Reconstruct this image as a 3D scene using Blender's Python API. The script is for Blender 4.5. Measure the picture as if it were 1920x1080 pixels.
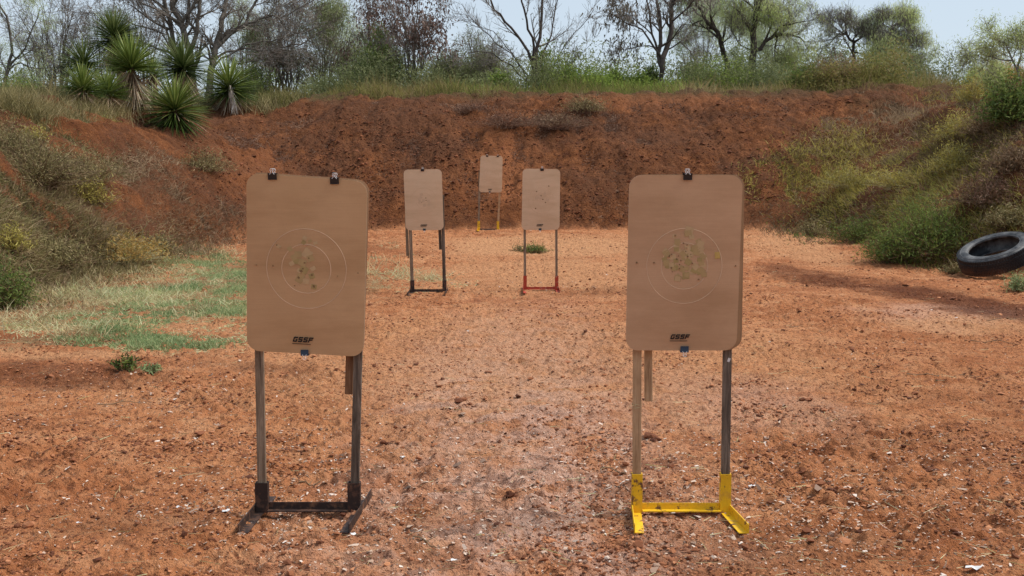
import bpy, math, random
import numpy as np
from mathutils import Vector, Matrix
R = math.radians
for o in list(bpy.data.objects): bpy.data.objects.remove(o)
scene = bpy.context.scene
COL = scene.collection

# ------------------------------------------------------------------ camera
CAM_H, PITCH, FPX = 1.52, R(5.93), 2146.0      # focal length in photo pixels (1920 wide)
cam = bpy.data.objects.new('camera', bpy.data.cameras.new('camera')); COL.objects.link(cam)
cam.location = (0, 0, CAM_H); cam.rotation_euler = (R(90) - PITCH, 0, 0)
cam.data.sensor_width = 36; cam.data.lens = 36 * FPX / 1920
cam.data.clip_start = .05; cam.data.clip_end = 2000
scene.camera = cam
# ------------------------------------------------------------------ light
SUN_EL, SUN_AZ = 54, 84                          # veiled sun high on the right, a little behind the berm
w = bpy.data.worlds.new('World'); scene.world = w; w.use_nodes = True
nt = w.node_tree; nt.nodes.clear()
sky = nt.nodes.new('ShaderNodeTexSky'); sky.sky_type = 'NISHITA'; sky.sun_disc = False
sky.sun_elevation = R(SUN_EL); sky.sun_rotation = R(SUN_AZ); sky.air_density = 1.0; sky.dust_density = 1.0; sky.ozone_density = 1.5
mixw = nt.nodes.new('ShaderNodeMix'); mixw.data_type = 'RGBA'; mixw.inputs[0].default_value = .9
mixw.inputs[7].default_value = (1.98, 2.28, 2.6, 1)        # thin even overcast veil
bg = nt.nodes.new('ShaderNodeBackground'); bg.inputs[1].default_value = .12
out = nt.nodes.new('ShaderNodeOutputWorld')
nt.links.new(sky.outputs[0], mixw.inputs[6]); nt.links.new(mixw.outputs[2], bg.inputs[0]); nt.links.new(bg.outputs[0], out.inputs[0])
sl = bpy.data.lights.new('sun', 'SUN'); sl.energy = 1.6; sl.angle = R(18); sl.color = (1, .95, .88)
sun = bpy.data.objects.new('sun', sl); COL.objects.link(sun)
sv = Vector((math.sin(R(SUN_AZ)) * math.cos(R(SUN_EL)), math.cos(R(SUN_AZ)) * math.cos(R(SUN_EL)), math.sin(R(SUN_EL))))
sun.rotation_euler = sv.to_track_quat('Z', 'Y').to_euler(); sun.location = sv * 50
scene.view_settings.view_transform = 'Standard'; scene.view_settings.look = 'None'
scene.view_settings.gamma = 1; scene.view_settings.exposure = 1.3
scene.render.engine = 'CYCLES'
scene.cycles.max_bounces = 6; scene.cycles.transparent_max_bounces = 4

# ------------------------------------------------------------------ helpers
def at(px, py, Y):
    """world point on the photo ray (px,py) at world depth Y"""
    a = (540 - py) / FPX; c, s = math.cos(PITCH), math.sin(PITCH)
    dy = c + a * s; dz = a * c - s
    return Vector(((px - 960) / FPX / dy * Y, Y, CAM_H + dz / dy * Y))
def smooth(a, b, x):
    t = np.clip((x - a) / (b - a), 0, 1); return t * t * (3 - 2 * t)
_rs = np.random.RandomState(7); _perm = _rs.permutation(512); _ang = _rs.rand(512) * 2 * np.pi
_gx, _gy = np.cos(_ang), np.sin(_ang)
def perlin(x, y):
    xi = np.floor(x).astype(np.int64); yi = np.floor(y).astype(np.int64)
    xf = x - xi; yf = y - yi
    u = xf ** 3 * (xf * (xf * 6 - 15) + 10); v = yf ** 3 * (yf * (yf * 6 - 15) + 10)
    def g(ix, iy, dx, dy):
        h = _perm[(_perm[ix & 511] + iy) & 511]; return _gx[h] * dx + _gy[h] * dy
    a = g(xi, yi, xf, yf); b = g(xi + 1, yi, xf - 1, yf); c = g(xi, yi + 1, xf, yf - 1); d = g(xi + 1, yi + 1, xf - 1, yf - 1)
    return (a + u * (b - a)) * (1 - v) + (c + u * (d - c)) * v
def fbm(x, y, f, o=3):
    s = 0; a = 1
    for k in range(o):
        s = s + a * perlin(x * f + 17.3 * k, y * f - 9.1 * k); f *= 2.03; a *= .5
    return s
def ridged(x, y, f, o=2):
    s = 0; a = 1
    for k in range(o):
        s = s + a * (1 - 2 * np.abs(perlin(x * f + 5.3 * k, y * f + 3.7 * k))); f *= 2.1; a *= .5
    return s

# terrain: a flat red clay bay with a berm on three sides
def toe_dist(x, y):
    xl = np.interp(y, [4, 11, 13, 18, 20, 22, 24.5], [-6.6, -6.1, -6.0, -5.8, -5.3, -4.6, -3.6])
    xr = np.interp(y, [4, 12, 14.5, 16.5, 18, 24], [7.2, 7.0, 7.2, 7.1, 6.1, 6.1])
    n = fbm(x, y, .35, 2) * .5
    a, b, c = xl - x + n, x - xr + n, y - 23.7 + n * .8
    s = .45
    m = np.maximum(np.maximum(a, b), c)
    return m + s * np.log(np.exp((a - m) / s) + np.exp((b - m) / s) + np.exp((c - m) / s))
def berm_frac(x, y):
    d = toe_dist(x, y)
    W = 4.2 + 1.6 * smooth(17, 24, y) + .9 * smooth(3, 6, x) * smooth(24, 18, y)
    return d, d / W
def height(x, y, micro=False):
    x = np.asarray(x, float); y = np.asarray(y, float)
    d, t = berm_frac(x, y)
    H = np.interp(x, [-10.2, -9.4, -8.6, -7.9, -7.1, -6.3, -5.5, -4.8, -3.7, 0, 4, 6.1, 7.5, 8.8, 10, 12], [2.42, 2.55, 2.76, 2.8, 2.8, 2.87, 2.92, 3.03, 3.13, 3.12, 3.1, 3.17, 3.15, 3.22, 3.25, 3.27])
    tc = np.clip(t, 0, 1)
    prof = 1 - (1 - tc) ** 1.55
    prof = prof * smooth(-.02, .12, tc) ** .5
    z = H * prof
    z = z + .28 * smooth(15, 24, y)
    back = np.maximum(t - 1.35, 0) * 4
    z = z - 2.2 * smooth(0, 18, back) * (t > 1)
    z = z + .035 * fbm(x, y, .5, 2) * (1 + 4 * smooth(.0, .3, t))
    if micro:
        b = smooth(.0, .18, t)
        m = smooth(-.25, .35, fbm(x + 40, y, .8, 2))
        near = 1 - b
        z = z + near * (.009 * fbm(x, y, 2.3, 2) + ((.35 + .75 * m) * (.078 * np.abs(perlin(x * 4.3 + .3 * fbm(x, y, 5, 1), y * 5.5)) + .058 * np.abs(perlin(x * 11, y * 13 + .4 * perlin(x * 9, y * 9))) - .034) + .018 * fbm(x, y, 26, 2)))
        z = z + b * ((.12 + .12 * (x < -4)) * fbm(x, y, .9, 2) + .07 * fbm(x, y, 3.1, 2) + .09 * np.abs(perlin(x * 2.6, y * 2.2)) + .055 * np.abs(perlin(x * 7.1, y * 6.3)) + .03 * np.abs(perlin(x * 15, y * 13)) + .05 * fbm(x, y, 11, 2) + .10 * fbm(x * 1.6, y * .35, 1, 2))
    return z
def gz(x, y): return float(height(np.array([x]), np.array([y]))[0])
def hit(px, py):
    """where the photo rays meet the terrain (vectorised)"""
    px = np.asarray(px, float); py = np.asarray(py, float)
    a = (540 - py) / FPX; c, s = math.cos(PITCH), math.sin(PITCH)
    dx = (px - 960) / FPX / (c + a * s); dz = (a * c - s) / (c + a * s)
    res = np.full(px.shape, np.nan); Ys = 3.2 * (45 / 3.2) ** np.linspace(0, 1, 260)
    prev = None
    for Y in Ys:
        g = CAM_H + dz * Y - height(dx * Y, np.full(px.shape, Y))
        if prev is not None:
            m = np.isnan(res) & (g <= 0)
            res[m] = (pY + (Y - pY) * prev / np.maximum(prev - g, 1e-6))[m]
        prev = g; pY = Y
    ok = ~np.isnan(res); Y = np.where(ok, res, 31)
    return np.stack([dx * Y, Y, height(dx * Y, Y)], -1), ok
def hit1(px, py):
    p, ok = hit(np.array([px]), np.array([py])); return Vector(p[0])

# mesh batching
class MB:
    def __init__(s): s.V = []; s.F = []; s.A = []; s.n = 0; s.UV = None
    def add(s, V, F, A=None):
        V = np.asarray(V, np.float32).reshape(-1, 3)
        s.V.append(V); s.A.append(np.full(len(V), .5, np.float32) if A is None else np.broadcast_to(np.asarray(A, np.float32), (len(V),)))
        if isinstance(F, list):
            d = {}
            for f in F: d.setdefault(len(f), []).append(f)
            for k in d: s.F.append(np.array(d[k], np.int64) + s.n)
        else: s.F.append(np.asarray(F, np.int64) + s.n)
        s.n += len(V)
    def box(s, c, size, rot=None, A=None, bev=0):
        x, y, z = [v / 2 for v in size]
        if bev:
            b = bev; P = []
            for sx in (-1, 1):
                for sy in (-1, 1):
                    for sz in (-1, 1):
                        P += [(sx * (x - b), sy * (y - b), sz * z), (sx * (x - b), sy * y, sz * (z - b)), (sx * x, sy * (y - b), sz * (z - b))]
            def i(a, bb, cc, k): return (((a > 0) * 2 + (bb > 0)) * 2 + (cc > 0)) * 3 + k
            F = []
            for sg in (-1, 1):
                for k, ax in ((0, 2), (1, 1), (2, 0)):
                    q = []
                    for u, v in ((-1, -1), (1, -1), (1, 1), (-1, 1)):
                        t = {2: (u, v, sg), 1: (u, sg, v), 0: (sg, u, v)}[ax]; q.append(i(*t, k))
                    if (sg > 0) == (ax == 1): q.reverse()
                    F.append(q)
            for a in (-1, 1):
                for b2 in (-1, 1):
                    F.append([i(-1, a, b2, 0), i(1, a, b2, 0), i(1, a, b2, 1), i(-1, a, b2, 1)])
                    F.append([i(a, -1, b2, 0), i(a, 1, b2, 0), i(a, 1, b2, 2), i(a, -1, b2, 2)])
                    F.append([i(a, b2, -1, 1), i(a, b2, 1, 1), i(a, b2, 1, 2), i(a, b2, -1, 2)])
                    for c2 in (-1, 1): F.append([i(a, b2, c2, 0), i(a, b2, c2, 1), i(a, b2, c2, 2)])
        else:
            P = [(a * x, b * y, c2 * z) for a in (-1, 1) for b in (-1, 1) for c2 in (-1, 1)]
            F = [[0, 1, 3, 2], [4, 6, 7, 5], [0, 4, 5, 1], [2, 3, 7, 6], [0, 2, 6, 4], [1, 5, 7, 3]]
        P = [Vector(p) for p in P]
        if rot is not None: P = [rot @ p for p in P]
        s.add([tuple(p + Vector(c)) for p in P], F, A)
    def tube(s, pts, rad, n=6, A=None, closed=False):
        pts = [Vector(p) for p in pts]; m = len(pts)
        if not hasattr(rad, '__len__'): rad = [rad] * m
        ref = None; V = []
        for i, p in enumerate(pts):
            if closed: d = pts[(i + 1) % m] - pts[i - 1]
            else: d = pts[min(i + 1, m - 1)] - pts[max(i - 1, 0)]
            d.normalize()
            if ref is None: ref = d.orthogonal().normalized()
            ref = (ref - d * ref.dot(d)).normalized(); b = d.cross(ref)
            for k in range(n):
                a = 2 * math.pi * k / n; V.append(tuple(p + (ref * math.cos(a) + b * math.sin(a)) * rad[i]))
        F = [[i * n + k, i * n + (k + 1) % n, ((i + 1) % m) * n + (k + 1) % n, ((i + 1) % m) * n + k] for i in range(m if closed else m - 1) for k in range(n)]
        if not closed: F += [list(range(n))[::-1], [(m - 1) * n + k for k in range(n)]]
        s.add(V, F, A)
    def build(s, name, mats, parent=None, smooth_=False, midx=None):
        me = bpy.data.meshes.new(name)
        V = np.concatenate(s.V); me.vertices.add(len(V)); me.vertices.foreach_set('co', V.ravel())
        loops = np.concatenate([f.ravel() for f in s.F]); sizes = np.concatenate([np.full(len(f), f.shape[1]) for f in s.F])
        starts = np.concatenate([[0], np.cumsum(sizes)[:-1]])
        me.loops.add(len(loops)); me.loops.foreach_set('vertex_index', loops.astype(np.int32))
        me.polygons.add(len(sizes)); me.polygons.foreach_set('loop_start', starts.astype(np.int32))
        me.polygons.foreach_set('use_smooth', np.full(len(sizes), bool(smooth_)))
        at_ = me.attributes.new('rnd', 'FLOAT', 'POINT'); at_.data.foreach_set('value', np.concatenate(s.A).astype(np.float32))
        me.update(calc_edges=True); me.validate()
        for m in (mats if isinstance(mats, (list, tuple)) else [mats]): me.materials.append(m)
        if midx is not None: me.polygons.foreach_set('material_index', np.asarray(midx, np.int32))
        o = bpy.data.objects.new(name, me); COL.objects.link(o)
        if parent: o.parent = parent; o.matrix_parent_inverse = Matrix.Translation(parent.location).inverted() if parent.type == 'EMPTY' and parent.parent is None else Matrix()
        return o
def thing(name, label, cat, loc=(0, 0, 0), group=None):
    o = bpy.data.objects.new(name, None); COL.objects.link(o); o.location = loc; o.empty_display_size = .1
    o['label'] = label; o['category'] = cat
    if group: o['group'] = group
    return o
def tag(o, label=None, cat=None, group=None, kind=None):
    if label: o['label'] = label
    if cat: o['category'] = cat
    if group: o['group'] = group
    if kind: o['kind'] = kind
    return o

# ------------------------------------------------------------------ materials
class NT:
    def __init__(s, name):
        s.m = bpy.data.materials.new(name); s.m.use_nodes = True; s.t = s.m.node_tree; s.t.nodes.clear()
        s.tc = s.t.nodes.new('ShaderNodeTexCoord').outputs['Object']
    def n(s, ty, **k):
        x = s.t.nodes.new(ty)
        for a, b in k.items(): setattr(x, a, b)
        return x
    def set(s, sock, v):
        if isinstance(v, bpy.types.NodeSocket): s.t.links.new(v, sock)
        else: sock.default_value = v
    def noise(s, sc, det=4, ro=.55, vec=None, dist=0, out=0):
        x = s.n('ShaderNodeTexNoise'); s.set(x.inputs['Vector'], vec or s.tc); x.inputs['Scale'].default_value = sc
        x.inputs['Detail'].default_value = det; x.inputs['Roughness'].default_value = ro; x.inputs['Distortion'].default_value = dist
        return x.outputs[out]
    def vor(s, sc, feat='F1', out='Distance', vec=None, rnd=1):
        x = s.n('ShaderNodeTexVoronoi', feature=feat); s.set(x.inputs['Vector'], vec or s.tc); x.inputs['Scale'].default_value = sc
        x.inputs['Randomness'].default_value = rnd
        return x.outputs[out]
    def ramp(s, fac, st):
        x = s.n('ShaderNodeValToRGB'); s.set(x.inputs[0], fac); e = x.color_ramp.elements
        while len(e) < len(st): e.new(.5)
        for i, (p, c) in enumerate(st):
            e[i].position = p; e[i].color = (c, c, c, 1) if not hasattr(c, '__len__') else (*c, 1)
        return x.outputs[0]
    def mix(s, f, a, b, mode='MIX'):
        x = s.n('ShaderNodeMix', data_type='RGBA', blend_type=mode)
        def c(v): return (*v, 1) if hasattr(v, '__len__') and len(v) == 3 else v
        s.set(x.inputs[0], f); s.set(x.inputs[6], c(a)); s.set(x.inputs[7], c(b)); return x.outputs[2]
    def math(s, op, a, b=0.0, clamp=False):
        x = s.n('ShaderNodeMath', operation=op, use_clamp=clamp); s.set(x.inputs[0], a); s.set(x.inputs[1], b); return x.outputs[0]
    def attr(s, nm): return s.n('ShaderNodeAttribute', attribute_name=nm).outputs['Fac']
    def map(s, sc, rot=(0, 0, 0)):
        x = s.n('ShaderNodeMapping'); s.set(x.inputs[0], s.tc); x.inputs['Scale'].default_value = sc; x.inputs['Rotation'].default_value = rot; return x.outputs[0]
    def bump(s, h, st, dist, nrm=None):
        x = s.n('ShaderNodeBump'); s.set(x.inputs['Height'], h); x.inputs['Strength'].default_value = st; x.inputs['Distance'].default_value = dist
        if nrm: s.set(x.inputs['Normal'], nrm)
        return x.outputs[0]
    def out(s, col, ro=.8, spec=.3, metal=0, nrm=None, trans=0):
        p = s.n('ShaderNodeBsdfPrincipled')
        s.set(p.inputs['Base Color'], (*col, 1) if hasattr(col, '__len__') and len(col) == 3 else col); s.set(p.inputs['Roughness'], ro)
        p.inputs['Specular IOR Level'].default_value = spec; p.inputs['Metallic'].default_value = metal
        if nrm: s.set(p.inputs['Normal'], nrm)
        o = s.n('ShaderNodeOutputMaterial'); res = p.outputs[0]
        if trans:
            t = s.n('ShaderNodeBsdfTranslucent'); s.set(t.inputs[0], (*col, 1) if hasattr(col, '__len__') and len(col) == 3 else col)
            ms = s.n('ShaderNodeMixShader'); ms.inputs[0].default_value = trans
            s.t.links.new(res, ms.inputs[1]); s.t.links.new(t.outputs[0], ms.inputs[2]); res = ms.outputs[0]
        s.t.links.new(res, o.inputs[0]); return s.m

def plant_mat(name, cols, trans=.3, ro=.65, gain=1.7):
    n = NT(name); a = n.attr('rnd'); k = len(cols)
    c = n.ramp(a, [(i / max(k - 1, 1), tuple(min(z * gain, .7) for z in q)) for i, q in enumerate(cols)])
    v = n.noise(1.3, 2); c = n.mix(n.ramp(v, [(.35, 0.0), (.65, .35)]), c, n.mix(1.0, c, (.62, .6, .6), 'MULTIPLY'))
    return n.out(c, ro, .2, trans=trans)

def ground_mat():
    n = NT('red_clay'); berm, wet_shade, pale, moss, bright = [n.attr(k) for k in ('berm', 'wet_shade', 'pale', 'moss', 'bright')]
    big = n.noise(.7, 4, .6); mid = n.noise(4, 5, .6); fine = n.noise(26, 6, .65); grit = n.noise(120, 3, .6)
    flat = n.ramp(mid, [(.3, (.40, .145, .055)), (.5, (.57, .235, .10)), (.7, (.68, .335, .165))])
    flat = n.mix(n.ramp(big, [(.40, .0), (.62, .7)]), flat, n.mix(1, flat, (.74, .62, .55), 'MULTIPLY'))
    flat = n.mix(n.ramp(fine, [(.37, .8), (.47, 0.0)]), flat, (.19, .066, .03))
    flat = n.mix(n.ramp(grit, [(.58, 0.0), (.75, .55)]), flat, (.62, .37, .23))
    flat = n.mix(n.math('MULTIPLY', pale, n.ramp(fine, [(.35, .3), (.6, 1.0)])), flat, (.68, .42, .31))
    flat = n.mix(bright, flat, n.mix(n.ramp(fine, [(.38, .7), (.5, 0.0)]), (.64, .32, .155), (.3, .11, .045)))
    # small bright flakes
    vd = n.vor(34, out='Distance'); vc = n.vor(34, out='Color')
    sep = n.n('ShaderNodeSeparateColor'); n.set(sep.inputs[0], vc)
    fl = n.math('MULTIPLY', n.math('LESS_THAN', vd, .16), n.math('GREATER_THAN', sep.outputs[0], .86))
    flat = n.mix(n.math('MULTIPLY', fl, .8), flat, (.62, .45, .34))
    dk = n.math('MULTIPLY', n.math('LESS_THAN', vd, .22), n.math('LESS_THAN', sep.outputs[0], .12))
    flat = n.mix(n.math('MULTIPLY', dk, .7), flat, (.12, .045, .025))
    flat = n.mix(n.math('MULTIPLY', wet_shade, 1.0), flat, n.mix(1, flat, (.34, .27, .25), 'MULTIPLY'))
    flat = n.mix(n.math('MULTIPLY', moss, n.ramp(mid, [(.35, .4), (.6, 1.0)])), flat, (.2, .19, .095))
    b = n.ramp(mid, [(.3, (.105, .034, .012)), (.5, (.19, .066, .022)), (.7, (.31, .118, .045))])
    b = n.mix(n.ramp(n.noise(.6, 6, .7), [(.40, 0.0), (.58, .8)]), b, (.13, .055, .027))
    b = n.mix(n.ramp(fine, [(.4, .5), (.52, 0.0)]), b, (.06, .02, .011))
    b = n.mix(n.ramp(n.noise(11, 4, .7), [(.58, 0.0), (.72, .6)]), b, (.30, .10, .04))
    b = n.mix(n.math('MULTIPLY', bright, .8), b, (.36, .13, .05))
    b = n.mix(n.math('MULTIPLY', moss, .8), b, (.085, .075, .035))
    c = n.mix(berm, flat, b)
    h = n.math('ADD', n.math('MULTIPLY', fine, 1.0), n.math('ADD', n.math('MULTIPLY', grit, .35), n.math('MULTIPLY', n.noise(9, 4, .7), 1.6)))
    nb = n.bump(h, 1.0, .05)
    return n.out(c, .92, .15, nrm=nb)

def wood(name, cols, ro=.85, scz=3):
    n = NT(name); v = n.map((32, 32, scz * .7)); a = n.noise(1.6, 7, .72, vec=v, dist=1.2); b = n.noise(9, 3); 
    c = n.ramp(a, [(.3, cols[0]), (.52, cols[1]), (.72, cols[2])])
    c = n.mix(n.ramp(b, [(.4, 0.0), (.7, .5)]), c, n.mix(1, c, (.6, .52, .46), 'MULTIPLY'))
    k = n.vor(7, vec=n.map((1.5, 1.5, .55))); c = n.mix(n.ramp(k, [(.03, .8), (.1, 0.0)]), c, cols[0])
    return n.out(c, ro, .2, nrm=n.bump(a, .5, .002))
def metal(name, base, rust, amt, ro=.6, chip=(.07, .03, .02)):
    n = NT(name); a = n.noise(22, 6, .65); b = n.noise(60, 4, .7)
    c = n.mix(n.ramp(b, [(.3, 0.0), (.7, .4)]), base, n.mix(1, base, (.7, .6, .5), 'MULTIPLY'))
    c = n.mix(n.ramp(a, [(amt, 1.0), (amt + .05, 0.0)]), c, rust)
    c = n.mix(n.ramp(n.noise(8, 5, .6), [(.5, 0.0), (.8, .5)]), c, n.mix(1, c, (.82, .62, .42), 'MULTIPLY'))
    c = n.mix(n.ramp(n.noise(17, 6, .7), [(.54, 0.0), (.72, .55)]), c, (.34, .16, .075))
    return n.out(c, ro, .4, nrm=n.bump(a, .35, .002))
def cardboard(name, c0, c1):
    n = NT(name); a = n.noise(3, 5, .6); f = n.noise(1.5, 5, .7, vec=n.map((700, 700, 220))); l = n.noise(1, 2, vec=n.map((4, 4, 330)))
    c = n.mix(n.ramp(a, [(.3, 0.0), (.7, 1.0)]), c0, c1)
    c = n.mix(n.ramp(f, [(.3, .35), (.7, 0.0)]), c, n.mix(1, c, (.72, .68, .64), 'MULTIPLY'))
    st = n.noise(1.3, 6, .7, vec=n.map((1.2, 1.2, 5)))
    c = n.mix(n.ramp(st, [(.44, 0.0), (.7, .6)]), c, n.mix(1, c, (.74, .68, .6), 'MULTIPLY'))
    sp = n.vor(55); c = n.mix(n.ramp(sp, [(.03, .6), (.07, 0.0)]), c, n.mix(1, c, (.55, .45, .38), 'MULTIPLY'))
    c = n.mix(n.ramp(l, [(.3, .25), (.7, 0.0)]), c, n.mix(1, c, (.8, .78, .75), 'MULTIPLY'))
    return n.out(c, .8, .25, nrm=n.bump(n.math('ADD', f, n.math('MULTIPLY', l, .8)), .25, .0015))
def plain(name, col, ro=.6, spec=.4, met=0, v=.3, sc=30):
    n = NT(name); a = n.noise(sc, 4, .6)
    c = n.mix(n.ramp(a, [(.3, v), (.7, 0.0)]), (*col, 1), tuple(x * .5 for x in col))
    return n.out(c, ro, spec, met)

M = {}
M['ground'] = ground_mat()
M['card'] = cardboard('cardboard_face', (.55, .325, .165), (.62, .375, .2))
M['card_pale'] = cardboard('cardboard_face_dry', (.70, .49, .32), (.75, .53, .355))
M['card_red'] = cardboard('cardboard_face_rosy', (.56, .335, .19), (.63, .38, .225))
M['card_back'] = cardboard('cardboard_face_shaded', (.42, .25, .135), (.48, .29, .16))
M['edge'] = plain('cardboard_edge', (.72, .55, .4), .85, .1, v=.5, sc=200)
M['edge_dark'] = plain('cardboard_edge_shaded', (.24, .14, .085), .85, .1, v=.5, sc=200)  # rear sheet edges darkened to paint in the shadow gap between stacked sheets
M['scoreline'] = plain('pressed_ring_line', (.70, .46, .29), .75, .3, v=.55, sc=9)
M['ink'] = plain('black_ink', (.022, .014, .012), .6, .3)
M['paster'] = [plain('paster_a', (.46, .30, .125), .5, .5), plain('paster_b', (.55, .36, .18), .5, .5), plain('paster_c', (.40, .275, .10), .5, .5)]
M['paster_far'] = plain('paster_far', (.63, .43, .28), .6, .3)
M['paster_y'] = plain('paster_yellow', (.56, .36, .10), .5, .4)
M['hole'] = plain('bullet_dent', (.25, .15, .075), .9, .1)
M['torn'] = plain('torn_paper', (.66, .48, .36), .9, .1)
M['wood_grey'] = wood('weathered_wood', ((.09, .06, .04), (.28, .205, .14), (.46, .37, .28)))
M['wood_dark'] = wood('dark_weathered_wood', ((.04, .03, .024), (.155, .118, .09), (.33, .26, .205)))
M['wood_tan'] = wood('tan_wood', ((.26, .15, .08), (.50, .32, .18), (.62, .44, .28)))
M['wood_red'] = wood('reddish_wood', ((.1, .045, .022), (.22, .115, .06), (.31, .18, .1)))
M['iron'] = metal('dark_iron', (.032, .017, .013, 1), (.085, .04, .025), .42, .65)
M['iron_top'] = metal('worn_iron', (.13, .085, .065, 1), (.11, .05, .03), .5, .6)
M['yellow'] = metal('yellow_paint', (.86, .52, .015, 1), (.15, .065, .03), .385, .5)
M['orange'] = metal('orange_red_paint', (.45, .05, .022, 1), (.42, .2, .12), .4, .55)
M['clip'] = plain('clip_black', (.012, .013, .017), .35, .5)
M['clip_blue'] = plain('clip_dark_blue', (.012, .022, .05), .35, .5)
M['wire'] = plain('bright_wire', (.85, .85, .85), .35, .6, .35, v=0)
M['white'] = plain('white_scrap', (.78, .76, .74), .7, .3, v=.15)
M['stalk'] = plain('dead_stalk', (.36, .29, .22), .8, .2)

# plants
M['yucca'] = plant_mat('yucca_leaf', [(.014, .025, .006), (.04, .065, .012), (.115, .15, .032), (.28, .31, .10)], .15, .42)
M['yucca_dk'] = plant_mat('yucca_leaf_dark', [(.012, .022, .006), (.032, .05, .012), (.08, .105, .028), (.2, .22, .09)], .12, .45)
M['skirt'] = plant_mat('yucca_dead_leaf', [(.06, .035, .022), (.18, .12, .07), (.32, .23, .155), (.48, .38, .29)], .1)
M['bark'] = plain('grey_bark', (.17, .145, .12), .9, .1, v=.9, sc=14)
M['bark_dk'] = plain('dark_bark', (.10, .08, .07), .9, .1, v=.8, sc=14)
M['twig'] = plain('twig_bark', (.24, .205, .175), .9, .1, v=.5)
M['mesq'] = plant_mat('mesquite_leaf', [(.2, .24, .11), (.36, .41, .22), (.5, .52, .32)], .5)
M['mesqy'] = plant_mat('mesquite_leaf_lime', [(.18, .22, .07), (.34, .39, .14), (.5, .52, .24)], .5)
M['brownleaf'] = plant_mat('brown_leaf', [(.045, .026, .02), (.10, .06, .046), (.24, .17, .14)], .3)
M['darkleaf'] = plant_mat('sparse_dark_leaf', [(.05, .045, .035), (.11, .095, .07), (.16, .13, .12)], .25)
M['green'] = plant_mat('green_leaf', [(.035, .055, .016), (.085, .12, .028), (.18, .215, .05)], .35)
M['feather'] = plant_mat('feathery_leaf', [(.045, .07, .018), (.115, .16, .036), (.22, .27, .065)], .35)
M['olive'] = plant_mat('olive_leaf', [(.06, .07, .03), (.13, .145, .06), (.22, .23, .11)], .35)
M['lime'] = plant_mat('lime_leaf', [(.06, .09, .018), (.14, .19, .035), (.26, .32, .07)], .4)
M['grassmix'] = plant_mat('crest_grass', [(.05, .05, .02), (.12, .12, .032), (.2, .18, .055), (.17, .11, .055), (.28, .22, .11)], .4)
M['yelweed'] = plant_mat('yellow_weed', [(.08, .07, .018), (.2, .17, .04), (.34, .28, .07), (.45, .37, .12)], .35)
M['brush'] = plant_mat('dry_brush', [(.045, .03, .018), (.11, .072, .04), (.2, .135, .08), (.32, .23, .14)], .25)
M['greyweed'] = plant_mat('grey_green_weed', [(.05, .042, .018), (.125, .11, .042), (.225, .185, .085), (.34, .27, .15)], .3)
M['turf'] = plant_mat('short_grass', [(.08, .11, .04), (.15, .20, .085), (.23, .28, .13), (.34, .30, .16)], .35)
M['straw'] = plant_mat('straw', [(.2, .14, .07), (.36, .28, .15), (.5, .42, .25), (.26, .27, .11)], .3)
M['purple'] = plant_mat('grey_brown_stubble', [(.045, .022, .014), (.10, .052, .034), (.16, .09, .06), (.24, .155, .10)], .2)
M['orangeweed'] = plant_mat('orange_dry_weed', [(.13, .08, .02), (.3, .19, .05), (.42, .27, .1), (.16, .2, .04)], .35)
def stone_mat(name, cols):
    n = NT(name); a = n.attr('rnd'); c = n.ramp(a, [(i / (len(cols) - 1), q) for i, q in enumerate(cols)])
    return n.out(c, .85, .25, nrm=n.bump(n.noise(90, 3), .5, .004))
M['clod'] = stone_mat('clod', [(.09, .03, .015), (.2, .07, .03), (.34, .13, .058), (.48, .21, .10)])
M['berm_clod'] = stone_mat('berm_clod', [(.06, .02, .009), (.12, .038, .015), (.19, .062, .025), (.27, .10, .045)])
M['litter'] = stone_mat('litter', [(.06, .04, .03), (.16, .10, .075), (.36, .23, .16), (.55, .40, .30), (.70, .60, .52)])
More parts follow.
